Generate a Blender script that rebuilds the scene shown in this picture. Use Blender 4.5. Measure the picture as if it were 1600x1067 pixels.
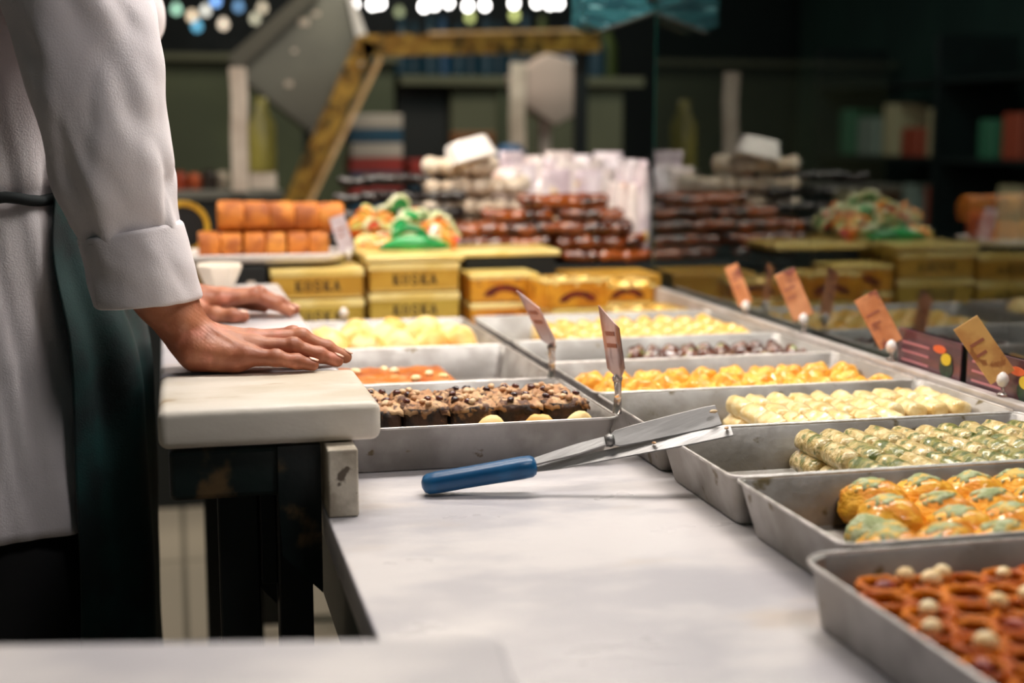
import bpy, bmesh, math, random
import numpy as np
from mathutils import Vector, Matrix, noise
R = math.radians
PI = math.pi
scn = bpy.context.scene
col = scn.collection
for o in list(bpy.data.objects): bpy.data.objects.remove(o)

# ------------------------------------------------------------------ camera
YAW, PITCH = R(13.4), math.atan(328/2222.0)
cd = bpy.data.cameras.new('camera'); cam = bpy.data.objects.new('camera', cd); col.objects.link(cam)
cam.location = (0, 0, 1.17); cam.rotation_euler = (PI/2-PITCH, 0, -YAW)
cd.sensor_width = 36; cd.lens = 50; cd.clip_start = .02; cd.clip_end = 60
cd.dof.use_dof = True; cd.dof.focus_distance = 1.56; cd.dof.aperture_fstop = 2.8; cd.dof.aperture_blades = 0
scn.camera = cam

# ------------------------------------------------------------------ world, lights, exposure
w = bpy.data.worlds.new('world'); scn.world = w; w.use_nodes = True
w.node_tree.nodes['Background'].inputs[0].default_value = (.10, .30, .30, 1)
w.node_tree.nodes['Background'].inputs[1].default_value = .06
def area(name, loc, target, sx, sy, power, colr):
    l = bpy.data.lights.new(name, 'AREA'); l.shape = 'RECTANGLE'; l.size = sx; l.size_y = sy
    l.energy = power; l.color = colr
    o = bpy.data.objects.new(name, l); col.objects.link(o); o.location = loc
    o.rotation_euler = (Vector(target)-Vector(loc)).to_track_quat('-Z', 'Y').to_euler()
    return o
area('display_tube_light', (.72, 1.75, 1.90), (.62, 1.75, .8), .22, 1.5, 22, (1.0, .93, .87))
area('rear_tube_light', (.50, 2.75, 1.95), (.55, 2.85, .9), .9, .2, 12, (1.0, .88, .74))
area('ceiling_panel_light', (.75, .55, 2.3), (.25, 1.3, .8), .4, .4, 7, (1.0, .93, .90))
area('aisle_light', (-1.3, 3.6, 2.6), (-.2, 2.5, .2), .5, .5, 40, (1.0, .92, .82))
area('added_stall_fill', (.9, 4.9, 2.6), (.8, 6.2, 1.0), .8, .4, 18, (1.0, .92, .75))  # unseen lamp, added to brighten the olive panels
scn.view_settings.view_transform = 'Standard'; scn.view_settings.look = 'None'
scn.view_settings.gamma = 1; scn.view_settings.use_curve_mapping = False
scn.view_settings.exposure = .25

# ------------------------------------------------------------------ helpers
def S(r, g, b):
    f = lambda c: (c/255/12.92) if c/255 <= .04045 else ((c/255+.055)/1.055)**2.4
    return (f(r), f(g), f(b), 1)

def mat(name, c1, c2=None, scale=8, rough=.5, metal=0, bump=0, bscale=None, detail=4, coat=0, spec=.5, trans=0,
        emit=None, estr=0, lo=.4, hi=.6, c3=None, s3=20, t3=(.6, .7), stretch=None, sss=0, rvar=0, ior=1.5, sheen=0):
    m = bpy.data.materials.new(name); m.use_nodes = True
    nt = m.node_tree; N = nt.nodes; L = nt.links; b = N['Principled BSDF']
    b.inputs['Roughness'].default_value = rough; b.inputs['Metallic'].default_value = metal
    b.inputs['Base Color'].default_value = c1
    b.inputs['Coat Weight'].default_value = coat; b.inputs['Coat Roughness'].default_value = .12
    b.inputs['Specular IOR Level'].default_value = spec
    b.inputs['Transmission Weight'].default_value = trans
    b.inputs['IOR'].default_value = ior
    if sss:
        b.inputs['Subsurface Weight'].default_value = sss; b.inputs['Subsurface Scale'].default_value = .006
        b.inputs['Subsurface Radius'].default_value = (1, .4, .25)
    if sheen: b.inputs['Sheen Weight'].default_value = sheen
    tc = N.new('ShaderNodeTexCoord'); mp = N.new('ShaderNodeMapping'); L.new(tc.outputs['Object'], mp.inputs[0])
    if stretch: mp.inputs['Scale'].default_value = stretch
    oi = N.new('ShaderNodeObjectInfo'); va = N.new('ShaderNodeVectorMath'); va.operation = 'ADD'
    ml = N.new('ShaderNodeVectorMath'); ml.operation = 'SCALE'; ml.inputs[3].default_value = 7.3
    cx = N.new('ShaderNodeCombineXYZ'); L.new(oi.outputs['Random'], cx.inputs[0]); L.new(oi.outputs['Random'], cx.inputs[2])
    L.new(cx.outputs[0], ml.inputs[0]); L.new(mp.outputs[0], va.inputs[0]); L.new(ml.outputs[0], va.inputs[1])
    vec = va.outputs[0]
    def nz(sc, det=detail):
        n = N.new('ShaderNodeTexNoise'); n.inputs['Scale'].default_value = sc; n.inputs['Detail'].default_value = det
        L.new(vec, n.inputs['Vector']); return n
    def ramp(src, a, bb):
        r = N.new('ShaderNodeMapRange'); r.inputs[1].default_value = a; r.inputs[2].default_value = bb
        r.interpolation_type = 'SMOOTHSTEP'; L.new(src, r.inputs[0]); return r.outputs[0]
    last = None
    if c2 is not None:
        n = nz(scale); mx = N.new('ShaderNodeMix'); mx.data_type = 'RGBA'
        mx.inputs[6].default_value = c1; mx.inputs[7].default_value = c2
        L.new(ramp(n.outputs[0], lo, hi), mx.inputs[0]); last = mx.outputs[2]
    if c3 is not None:
        n = nz(s3); mx = N.new('ShaderNodeMix'); mx.data_type = 'RGBA'
        if last is not None: L.new(last, mx.inputs[6])
        else: mx.inputs[6].default_value = c1
        mx.inputs[7].default_value = c3
        L.new(ramp(n.outputs[0], *t3), mx.inputs[0]); last = mx.outputs[2]
    if last is not None: L.new(last, b.inputs['Base Color'])
    if rvar:
        n = nz(scale*1.7); r = N.new('ShaderNodeMapRange'); r.inputs[3].default_value = rough-rvar; r.inputs[4].default_value = rough+rvar
        L.new(n.outputs[0], r.inputs[0]); L.new(r.outputs[0], b.inputs['Roughness'])
    if bump:
        n = nz(bscale or scale*3, 6); bp = N.new('ShaderNodeBump'); bp.inputs['Strength'].default_value = 1
        bp.inputs['Distance'].default_value = bump; L.new(n.outputs[0], bp.inputs['Height']); L.new(bp.outputs[0], b.inputs['Normal'])
    if emit:
        b.inputs['Emission Color'].default_value = emit; b.inputs['Emission Strength'].default_value = estr
    return m

def tag(o, label=None, cat=None, group=None, kind=None):
    if label: o['label'] = label
    if cat: o['category'] = cat
    if group: o['group'] = group
    if kind: o['kind'] = kind
    return o
def link(name, me, m, parent=None, smooth=True, loc=None, rot=None):
    if smooth is not None:
        for p in me.polygons: p.use_smooth = smooth
    if m is not None and not me.materials: me.materials.append(m)
    o = bpy.data.objects.new(name, me); col.objects.link(o)
    if loc is not None: o.location = loc
    if rot is not None: o.rotation_euler = rot
    if parent is not None: o.parent = parent
    return o
def empty(name, loc=(0, 0, 0), rz=0, label=None, cat=None, group=None):
    o = bpy.data.objects.new(name, None); col.objects.link(o); o.location = loc; o.rotation_euler = (0, 0, rz)
    o.empty_display_size = .03
    return tag(o, label, cat, group)
def mesh(vs, fs, name='m'):
    me = bpy.data.meshes.new(name); me.from_pydata([tuple(v) for v in vs], [], [tuple(f) for f in fs]); me.update(); return me
class MB:
    """collects pieces that form ONE part"""
    def __init__(s): s.v = []; s.f = []
    def add(s, vs, fs):
        k = len(s.v); s.v += [tuple(v) for v in vs]; s.f += [tuple(i+k for i in f) for f in fs]; return s
    def box(s, x0, x1, y0, y1, z0, z1, bev=0, seg=2, M=None):
        bm = bmesh.new(); bmesh.ops.create_cube(bm, size=1)
        for v in bm.verts: v.co = Vector(((x0+x1)/2+v.co.x*(x1-x0), (y0+y1)/2+v.co.y*(y1-y0), (z0+z1)/2+v.co.z*(z1-z0)))
        if bev: bmesh.ops.bevel(bm, geom=bm.edges[:], offset=bev, segments=seg, profile=.5, affect='EDGES')
        if M is not None: bm.transform(M)
        bm.verts.index_update()
        s.add([v.co[:] for v in bm.verts], [[v.index for v in f.verts] for f in bm.faces]); bm.free(); return s
    def rings(s, rings, cap0=True, cap1=True, closed=True):
        n = len(rings[0]); vs = [p for r in rings for p in r]; fs = []
        for i in range(len(rings)-1):
            for j in range(n if closed else n-1):
                k = (j+1) % n
                fs.append((i*n+j, i*n+k, (i+1)*n+k, (i+1)*n+j))
        if cap0: fs.append(tuple(range(n))[::-1])
        if cap1: fs.append(tuple((len(rings)-1)*n+j for j in range(n)))
        return s.add(vs, fs)
    def tube(s, pts, r, n=12, ref=(0, 0, 1)):
        pts = [Vector(p) for p in pts]; rs = r if hasattr(r, '__len__') else [r]*len(pts); rg = []
        for i, p in enumerate(pts):
            t = (pts[min(i+1, len(pts)-1)]-pts[max(i-1, 0)]).normalized()
            a = Vector(ref) if abs(t.dot(Vector(ref))) < .95 else Vector((1, 0, 0))
            u = t.cross(a).normalized(); v = u.cross(t).normalized()
            rg.append([p+(u*math.cos(2*PI*k/n)+v*math.sin(2*PI*k/n))*rs[i] for k in range(n)])
        return s.rings(rg)
    def lathe(s, prof, n=24, c=(0, 0, 0)):
        return s.rings([[(c[0]+r*math.cos(2*PI*k/n), c[1]+r*math.sin(2*PI*k/n), c[2]+z) for k in range(n)] for r, z in prof])
    def prism(s, poly, y0, y1, M=None):
        """outline in x-z, extruded along y"""
        a = [Vector((x, y0, z)) for x, z in poly]; b = [Vector((x, y1, z)) for x, z in poly]
        if M is not None: a = [M @ p for p in a]; b = [M @ p for p in b]
        return s.rings([a, b])
    def build(s, name, m, parent=None, smooth=False, loc=None, rot=None):
        me = mesh(s.v, s.f, name)
        bm = bmesh.new(); bm.from_mesh(me); bmesh.ops.recalc_face_normals(bm, faces=bm.faces[:]); bm.to_mesh(me); bm.free()
        o = link(name, me, m, parent, smooth, loc, rot)
        if smooth == 'auto' or smooth is True: pass
        return o
def autosmooth(o, deg=35):
    me = o.data
    me.polygons.foreach_set('use_smooth', [True]*len(me.polygons))
    bm = bmesh.new(); bm.from_mesh(me)
    for e in bm.edges:
        if len(e.link_faces) == 2 and e.calc_face_angle(0) > R(deg): e.smooth = False
    bm.to_mesh(me); bm.free(); return o
def copy_tree(src, loc=None, rot=None, parent=None, label=None, group=None, scale=None):
    c = src.copy(); col.objects.link(c)
    if parent is not None: c.parent = parent
    if loc is not None: c.location = loc
    if rot is not None: c.rotation_euler = rot
    if scale is not None: c.scale = scale
    if label: c['label'] = label
    if group: c['group'] = group
    for ch in src.children: copy_tree(ch, parent=c)
    return c
def rrect(x0, x1, y0, y1, r, n=6):
    out = []
    for cx, cy, a0 in ((x1-r, y1-r, 0), (x0+r, y1-r, 90), (x0+r, y0+r, 180), (x1-r, y0+r, 270)):
        for k in range(n+1):
            a = R(a0+90*k/n); out.append((cx+r*math.cos(a), cy+r*math.sin(a)))
    return out
def nz(p, s=1.0, seed=0): return noise.noise(Vector(p)*s+Vector((seed*3.1, seed*1.7, seed*5.3)))
rnd = random.Random(7)

# ------------------------------------------------------------------ materials
M_marble = mat('marble', S(220, 214, 213), S(192, 188, 192), scale=5, rough=.30, bump=.0006, bscale=40, c3=S(197, 178, 160), s3=4, t3=(.56, .78), rvar=.08, stretch=(1, 1.8, 1))
M_marble_old = mat('old marble', S(222, 213, 200), S(202, 190, 170), scale=9, rough=.42, bump=.0014, bscale=45, c3=S(178, 154, 124), s3=22, t3=(.62, .78), rvar=.08, stretch=(.6, 1, 1))
M_marble_edge = mat('pitted marble edge', S(200, 190, 172), S(160, 148, 130), scale=22, rough=.6, bump=.001, bscale=120, c3=S(92, 80, 66), s3=60, t3=(.64, .72))
M_steel = mat('tray aluminium', S(176, 172, 168), S(150, 145, 140), scale=14, rough=.52, metal=.72, bump=.0004, bscale=110, c3=S(120, 106, 82), s3=45, t3=(.66, .74), rvar=.09)
M_steel2 = mat('worn tray aluminium', S(170, 166, 162), S(140, 134, 126), scale=10, rough=.50, metal=.75, bump=.0005, bscale=90, c3=S(104, 92, 66), s3=38, t3=(.62, .70), rvar=.08)
M_rim = mat('rolled rim metal', S(214, 208, 204), S(186, 180, 174), scale=60, rough=.38, metal=.6, bump=.0004, bscale=200)
M_blade = mat('blade steel', S(158, 156, 154), S(132, 130, 128), scale=20, rough=.46, metal=.8, bump=.0002, bscale=150, stretch=(.3, 3, 1), rvar=.06)
M_blue = mat('blue plastic', S(14, 86, 132), S(10, 74, 118), scale=20, rough=.35, bump=.0002, bscale=200)
M_skin = mat('skin', S(176, 112, 80), S(150, 86, 58), scale=26, rough=.46, bump=.0009, bscale=95, detail=6, c3=S(196, 122, 98), s3=40, t3=(.5, .75), sss=.08)
M_nail = mat('fingernail', S(236, 184, 160), rough=.28, coat=.3)
M_coat = mat('white coat cloth', S(218, 211, 213), S(206, 199, 202), scale=8, rough=.85, bump=.0005, bscale=520, sheen=.1)
M_seam = mat('coat seam', S(176, 170, 172), rough=.9)
M_apron = mat('teal apron cloth', S(0, 44, 43), S(0, 22, 24), scale=12, rough=.6, bump=.0004, bscale=500)
M_tie = mat('dark apron tie', S(12, 22, 24), rough=.85)
M_trous = mat('black trouser cloth', S(14, 15, 18), S(10, 11, 13), rough=.9, bump=.0004, bscale=400)
M_shoe = mat('black shoe leather', S(18, 17, 17), rough=.35)
M_hair = mat('black hair', S(20, 16, 14), S(34, 26, 22), scale=60, rough=.5, bump=.002, bscale=120)
M_dgreen = mat('dark green painted steel', S(22, 36, 34), S(14, 24, 24), scale=14, rough=.4, bump=.0006, bscale=60, c3=S(104, 82, 54), s3=20, t3=(.56, .70), rvar=.1)
M_dleg = mat('black painted steel', S(12, 20, 20), S(8, 13, 14), scale=10, rough=.5)
M_green_tex = mat('green painted steel', S(14, 44, 40), S(10, 30, 28), scale=20, rough=.45)
M_floor = None
M_olive = mat('olive panel', S(70, 76, 52), S(60, 66, 46), scale=2, rough=.7)
M_olive_l = mat('pale olive panel', S(84, 84, 64), S(76, 77, 58), scale=2, rough=.7)
M_dark = mat('dark board', S(16, 22, 22), S(10, 15, 16), scale=3, rough=.6)
M_black = mat('black card', S(10, 12, 12), rough=.6)
M_white = mat('white plastic', S(236, 230, 226), rough=.4)
M_offw = mat('off white plastic', S(222, 206, 190), S(204, 186, 170), scale=9, rough=.5)
M_card = mat('clear card edge', S(196, 176, 170), S(150, 110, 90), scale=16, rough=.2, coat=.6)
M_cardO = mat('orange price card', S(222, 156, 112), S(200, 132, 90), scale=30, rough=.25, coat=.6, c3=S(140, 84, 76), s3=26, t3=(.54, .66))
M_cardY = mat('yellow price card', S(226, 178, 112), S(206, 150, 92), scale=26, rough=.25, coat=.6, c3=S(170, 112, 70), s3=40, t3=(.58, .66))
M_cardP = mat('lilac price card', S(214, 190, 190), S(170, 120, 100), scale=22, rough=.2, coat=.7, c3=S(110, 74, 66), s3=26, t3=(.52, .66), stretch=(1, 1, .4))
M_ink = mat('price card ink', S(164, 100, 78), rough=.5)
M_acr = mat('clear acrylic', S(238, 228, 222), rough=.08, trans=.85, ior=1.45)
M_gold = mat('gold tin', S(204, 160, 62), S(186, 138, 46), scale=10, rough=.34, metal=.12, bump=.0003, bscale=60)
M_goldl = mat('pale gold lid', S(240, 218, 144), S(226, 196, 108), scale=10, rough=.28, metal=.15)
M_olivegold = mat('green gold tin', S(192, 162, 68), S(174, 142, 50), scale=12, rough=.36, metal=.12)
M_amber = mat('amber tin', S(220, 156, 44), S(200, 128, 30), scale=16, rough=.36, metal=.12, c3=S(150, 84, 20), s3=40, t3=(.58, .68))
M_ink2 = mat('tin lettering ink', S(60, 42, 16), rough=.5)
M_red = mat('tin emblem red', S(118, 36, 22), S(90, 30, 20), scale=60, rough=.4)
M_foil = mat('gold foil wrap', S(236, 184, 84), S(250, 216, 140), scale=30, rough=.22, metal=.5, bump=.003, bscale=50)
M_brass = mat('gilded frame', S(178, 138, 58), S(140, 100, 36), scale=30, rough=.42, metal=.55, bump=.002, bscale=60, c3=S(58, 46, 20), s3=26, t3=(.5, .62))
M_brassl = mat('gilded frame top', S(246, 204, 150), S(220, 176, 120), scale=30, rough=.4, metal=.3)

# pastry
M_bk = mat('pistachio roll', S(226, 202, 146), S(194, 166, 100), scale=110, rough=.30, coat=.6, bump=.0024, bscale=190, c3=S(104, 112, 44), s3=75, t3=(.50, .66))
M_bkg = mat('green pistachio roll', S(132, 132, 60), S(206, 182, 120), scale=60, rough=.30, coat=.6, bump=.0024, bscale=190, c3=S(84, 98, 36), s3=80, t3=(.46, .62))
M_cream = mat('cream wafer roll', S(240, 218, 164), S(228, 196, 128), scale=60, rough=.32, coat=.6, bump=.0012, bscale=120, c3=S(206, 158, 78), s3=50, t3=(.60, .72))
M_pale = mat('pale butter roll', S(250, 216, 136), S(240, 184, 84), scale=45, rough=.30, coat=.7, bump=.0014, bscale=120)
M_kad = mat('shredded orange pastry', S(248, 186, 66), S(230, 150, 30), scale=36, rough=.45, spec=.3, coat=.5, bump=.0022, bscale=150, c3=S(250, 200, 120), s3=60, t3=(.60, .70), stretch=(1, 2.6, 2.6))
M_kad2 = mat('syrupy orange pastry', S(248, 180, 40), S(230, 144, 14), scale=30, rough=.5, spec=.3, coat=.45, bump=.0020, bscale=150, stretch=(2.6, 1, 2.6), c3=S(248, 194, 70), s3=50, t3=(.58, .7))
M_pist = mat('ground pistachio', S(180, 186, 146), S(146, 156, 108), scale=110, rough=.9, bump=.0022, bscale=260, c3=S(216, 180, 96), s3=70, t3=(.52, .62))
M_puff = mat('butter puff', S(250, 222, 156), S(238, 184, 96), scale=18, rough=.5, bump=.001, bscale=60, c3=S(206, 140, 60), s3=20, t3=(.60, .72))
M_choc = mat('chocolate pastry', S(78, 38, 24), S(120, 66, 44), scale=40, rough=.22, coat=.8, bump=.0012, bscale=90, c3=S(140, 150, 96), s3=40, t3=(.56, .64))
M_cakeS = mat('walnut cake side', S(74, 46, 26), S(40, 26, 16), scale=60, rough=.6, bump=.004, bscale=90, c3=S(150, 104, 60), s3=70, t3=(.60, .68))
M_cakeT = mat('walnut cake topping', S(178, 128, 84), S(206, 166, 122), scale=40, rough=.6, bump=.003, bscale=90, c3=S(96, 58, 34), s3=70, t3=(.50, .62))
M_berry = mat('dark berry', S(44, 22, 26), S(90, 40, 34), scale=60, rough=.25, coat=.5)
M_crumb = mat('chopped nut', S(222, 190, 150), S(180, 130, 88), scale=90, rough=.6)
M_helva = mat('caramel slab', S(200, 116, 44), S(178, 88, 26), scale=24, rough=.35, coat=.35, spec=.3, bump=.0014, bscale=70, c3=S(226, 160, 100), s3=30, t3=(.6, .7))
M_ring = mat('syrup soaked coil', S(216, 120, 6), S(180, 80, 2), scale=24, rough=.5, coat=.08, bump=.0016, bscale=130, c3=S(110, 48, 8), s3=30, t3=(.58, .72), stretch=(1, 1, 3), spec=.15)
M_syrup = mat('hole-shade syrup', S(34, 12, 4), S(70, 28, 8), scale=30, rough=.4, coat=.1, spec=.2)  # near-black tone also paints the shade inside the coil holes
M_hazel = mat('hazelnut', S(255, 230, 180), S(246, 208, 144), scale=40, rough=.4)
M_pink = mat('almond skin', S(196, 104, 84), S(150, 76, 70), scale=40, rough=.45)
M_rollc = mat('orange sponge roll', S(206, 120, 34), S(158, 80, 18), scale=22, rough=.6, bump=.002, bscale=90, c3=S(222, 146, 54), s3=14, t3=(.5, .7))
M_sucuk = mat('walnut candy string', S(104, 46, 16), S(158, 80, 30), scale=18, rough=.16, coat=1, bump=.001, bscale=40, c3=S(54, 18, 8), s3=20, t3=(.5, .62))
M_blackc = mat('black candy string', S(26, 20, 20), S(44, 34, 32), scale=20, rough=.3, coat=.5)
M_powder = mat('powdered white roll', S(240, 226, 208), S(216, 196, 172), scale=40, rough=.7, bump=.004, bscale=70, c3=S(150, 120, 96), s3=34, t3=(.64, .74))
M_pack = mat('wrapped white packet', S(244, 234, 230), S(232, 214, 212), scale=14, rough=.2, coat=.7, bump=.004, bscale=30, c3=S(240, 180, 130), s3=16, t3=(.60, .70))
M_pack2 = mat('wrapped lilac packet', S(238, 228, 234), S(214, 196, 206), scale=14, rough=.2, coat=.7, bump=.004, bscale=30, c3=S(250, 214, 130), s3=18, t3=(.62, .70))
def candy(n, c, c2): return mat(n, c, c2, scale=20, rough=.35, coat=.4)
M_jg = candy('green jelly', S(30, 158, 82), S(16, 128, 62)); M_jo = candy('orange jelly', S(246, 128, 30), S(250, 160, 50))
M_jr = candy('red jelly', S(226, 66, 52), S(240, 100, 80)); M_jy = candy('yellow jelly', S(240, 216, 110), S(222, 226, 150))
M_jw = candy('pale jelly rind', S(226, 228, 190), S(206, 214, 160))

# ------------------------------------------------------------------ setting
def tile_mat(name, c, g, sc):
    m = mat(name, c, rough=.35); nt = m.node_tree; b = nt.nodes['Principled BSDF']
    t = nt.nodes.new('ShaderNodeTexBrick'); t.offset = 0; t.inputs['Color1'].default_value = c
    t.inputs['Color2'].default_value = tuple(x*.9 for x in c[:3])+(1,); t.inputs['Mortar'].default_value = g
    t.inputs['Scale'].default_value = sc; t.inputs['Mortar Size'].default_value = .008
    t.inputs['Brick Width'].default_value = 1.3; t.inputs['Row Height'].default_value = .65
    tc = nt.nodes.new('ShaderNodeTexCoord'); nt.links.new(tc.outputs['Object'], t.inputs['Vector'])
    nt.links.new(t.outputs['Color'], b.inputs['Base Color']); return m
M_floor = tile_mat('beige floor tile', S(176, 164, 146), S(120, 112, 98), 1)
o = MB().box(-3.5, 6, -1.5, 9.6, -.1, 0).build('floor', M_floor); tag(o, kind='structure')
o = MB().box(-3.5, 6, 9.5, 9.6, 0, 3.4).build('wall_back', M_dark); tag(o, kind='structure')
o = MB().box(-3.6, -3.5, -1.5, 9.6, 0, 3.4).build('wall_left', M_dark); tag(o, kind='structure')
o = MB().box(6, 6.1, -1.5, 9.6, 0, 3.4).build('wall_right', M_dark); tag(o, kind='structure')

# ------------------------------------------------------------------ counters
ZC = .79      # lower counter top
def slab(name, x0, x1, y0, y1, z0, z1, m, r=.008, parent=None, nx=1):
    o = MB().box(x0, x1, y0, y1, z0, z1, r, 4).build(name, m, parent); autosmooth(o, 50); return o
lower = empty('marble_counter', (.57, 1.6, 0), 0, 'long low white marble counter top that carries the trays and the blue handled spatula', 'counter')
def child_fix(o, parent):
    o.parent = parent; o.matrix_parent_inverse = Matrix.Translation(-Vector(parent.location)); return o
child_fix(slab('counter_top', .14, 1.0, .25, 3.45, ZC-.035, ZC, M_marble, .003), lower)
b = MB().box(.155, .985, .28, 3.43, ZC-.15, ZC-.036, .003)
child_fix(b.build('apron_rail', M_green_tex), lower)
for x, y in ((.20, .5), (.94, .5), (.20, 3.35), (.94, 3.35)):
    child_fix(MB().box(x-.03, x+.03, y-.03, y+.03, 0, ZC-.151, .002).build('leg', M_dleg), lower)
child_fix(MB().box(.96, .98, .5, 3.3, .05, ZC-.151, .002).build('front_panel', M_dark), lower)

bm = MB(); lp = [(-.75, .30), (.135, .30), (.185, .805), (-.105, .862), (-.75, .98)]
bm.rings([[(x+dx, y+dy, z) for (x, y), (dx, dy) in zip(lp, e)] for z, e in ((.830, [(0, 0)]*5), (.862, [(0, 0)]*5), (.868, [(.004, .004), (-.004, .004), (-.004, -.004), (-.001, -.004), (.004, -.004)]))])
ledge = bm.build('marble_ledge', M_marble); tag(ledge, 'pale out-of-focus marble ledge along the bottom edge of the picture', 'ledge')
led = MB().box(-.72, .10, .33, .80, 0, .829, .004).build('ledge_cabinet', M_dark); tag(led, 'dark cabinet under the pale out-of-focus ledge', 'cabinet')

table = empty('serving_table', (.09, 1.9, 0), 0, 'dark green steel table frame carrying the two raised marble slabs', 'table')
TB = (-.012, .138)
child_fix(MB().box(-.012, .112, 1.425, 1.47, .803, .856, .006, 3).build('front_rail', M_dgreen), table)
child_fix(MB().box(-.012, .012, 1.471, 2.55, .803, .856, .004).build('side_rail', M_dgreen), table)
# gusset plate by the marble strip
poly = [(.095, .856), (.138, .856), (.138, .700), (.126, .712), (.098, .742), (.095, .80)]
child_fix(MB().prism(poly, 1.418, 1.430).build('corner_plate', M_dgreen), table)
child_fix(MB().box(.036, .078, 1.48, 1.52, 0, .802, .002).build('leg', M_dleg), table)
child_fix(MB().box(.095, .130, 1.44, 1.475, 0, .802, .002).build('leg', M_dleg), table)
child_fix(MB().box(.036, .078, 2.45, 2.49, 0, .802, .002).build('leg', M_dleg), table)
child_fix(MB().box(.098, .133, 2.45, 2.49, 0, .802, .002).build('leg', M_dleg), table)
child_fix(MB().prism([(.070, .80), (.095, .80), (.095, .67), (.078, .69), (.060, .73)], 1.482, 1.50).build('gusset', M_dleg), table)
child_fix(MB().box(.0785, .0945, 1.46, 1.48, .70, .80, .001).build('brace', M_dleg), table)
strip = MB().box(.141, .171, 1.375, 2.55, ZC+.0005, .859, .002).build('marble_riser', M_marble_edge)
tag(strip, 'upright pitted marble strip between low counter and raised slab', 'marble strip')
def worn_slab(name, x0, x1, y0, y1, z0, z1, m, r, seed):
    bm = bmesh.new(); bmesh.ops.create_cube(bm, size=1)
    for v in bm.verts: v.co = Vector(((x0+x1)/2+v.co.x*(x1-x0), (y0+y1)/2+v.co.y*(y1-y0), (z0+z1)/2+v.co.z*(z1-z0)))
    bmesh.ops.bevel(bm, geom=bm.edges[:], offset=r, segments=5, profile=.5, affect='EDGES')
    me = bpy.data.meshes.new(name); bm.to_mesh(me); bm.free()
    return link(name, me, m, None, True)
s1 = worn_slab('marble_slab', -.021, .199, 1.405, 1.618, .86, .90, M_marble_old, .010, 1); autosmooth(s1, 60)
tag(s1, 'thick rounded marble slab at the near end of the raised table', 'marble slab')
s2 = worn_slab('marble_slab', -.021, .183, 1.624, 2.575, .86, .90, M_marble, .008, 2); autosmooth(s2, 60)
tag(s2, 'longer marble slab behind the thick rounded one, under both hands', 'marble slab')

# ------------------------------------------------------------------ trays
def tray(x0, x1, y0, y1, label, m=M_steel, h=.052, fl=.014, r=.012, z=ZC, rz=0):
    cx, cy = (x0+x1)/2, (y0+y1)/2; t = empty('baking_tray', (cx, cy, z+.0008), rz, label, 'tray', 'metal pastry trays on the marble counter')
    def rg(i, zz, rr): return [(px, py, zz) for px, py in rrect(x0-cx+i, x1-cx-i, y0-cy+i, y1-cy-i, rr)]
    th = .0014; b = MB()
    b.rings([rg(fl+.002, 0, r), rg(fl, .002, r), rg(.002, h-.002, r), rg(0, h, r), rg(th, h, r), rg(.002+th, h-.002, r), rg(fl+th, .0045, r), rg(fl+.006, .0022, r)])
    autosmooth(b.build('pan', m, t), 40)
    # rolled rim bead following the top edge
    c = rg(.0004, h, r); n = len(c); rr = []
    for i in range(n):
        p = Vector(c[i]); tg = (Vector(c[(i+1) % n])-Vector(c[i-1])).normalized(); nn = tg.cross(Vector((0, 0, 1)))
        rr.append([p+(nn*math.cos(2*PI*k/8)+Vector((0, 0, 1))*math.sin(2*PI*k/8))*.0016 for k in range(8)])
    vs = [p for q in rr for p in q]; fs = [(i*8+j, i*8+(j+1) % 8, ((i+1) % n)*8+(j+1) % 8, ((i+1) % n)*8+j) for i in range(n) for j in range(8)]
    b = MB(); b.add(vs, fs); b.build('rolled_rim', M_rim, t, True)
    return t
XR0, XR1, XL0, XL1 = .512, .962, .1725, .495
tray(.468, .955, .62, 1.000, 'nearest tray at bottom right, full of rust brown coils with hazelnuts', M_steel, h=.050, fl=.008, r=.028)
tray(XR0, XR1, 1.008, 1.236, 'tray of plump orange pastries dusted with green pistachio', M_steel2)
tray(XR0, XR1, 1.240, 1.462, 'tray of thin green pistachio rolls right of the spatula blades', M_steel2)
tray(XR0, XR1, 1.466, 1.690, 'tray of cream coloured rolls behind the green pistachio rolls', M_steel2)
tray(XR0, XR1, 1.694, 1.935, 'tray of golden shredded pastries in the middle of the right column', M_steel)
tray(XR0, XR1, 1.939, 2.150, 'tray with dark chocolate and green pieces behind the golden pastries', M_steel)
tray(XR0, XR1, 2.154, 2.460, 'farthest right tray with pale yellow rolls before the small tins', M_steel)
tray(XL0, XL1, 1.540, 1.812, 'tray of nut topped walnut cakes behind the blue spatula handle', M_steel)
tray(XL0, XL1, 1.818, 2.125, 'half empty tray holding the caramel slab, by the fingertips', M_steel)
tray(XL0, XL1, 2.131, 2.460, 'farthest left tray with pale puffs before the lettered tins', M_steel)
ZT = ZC+.0036

# ------------------------------------------------------------------ pastry meshes
def roll_mesh(L, r, seed, bumps=.10, wr=3, n=20, m=16, taper=.12, vz=1):
    b = MB(); rg = []
    for i in range(m+1):
        t = i/m; y = (t-.5)*L
        e = min(t, 1-t)*L/r; cap = math.sqrt(max(0, 1-max(0, 1-e/.28)**2)) if e < .28 else 1
        cap = max(cap, .55)
        row = []
        for k in range(n):
            a = 2*PI*k/n; d = Vector((math.cos(a), y*20, math.sin(a)))
            rr = r*cap*(1+bumps*nz(d*1.3, 1, seed)+.4*bumps*nz(d*3.5, 1, seed+3)+.012*math.sin(wr*y/L*2*PI+seed))
            rr *= 1-taper*abs(2*t-1)**3
            z = rr*math.sin(a)
            row.append((rr*math.cos(a), y, (max(z, -r*.86)+r*.86)*vz))
        rg.append(row)
    b.rings(rg); me = mesh(b.v, b.f, 'roll'); return me
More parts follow.
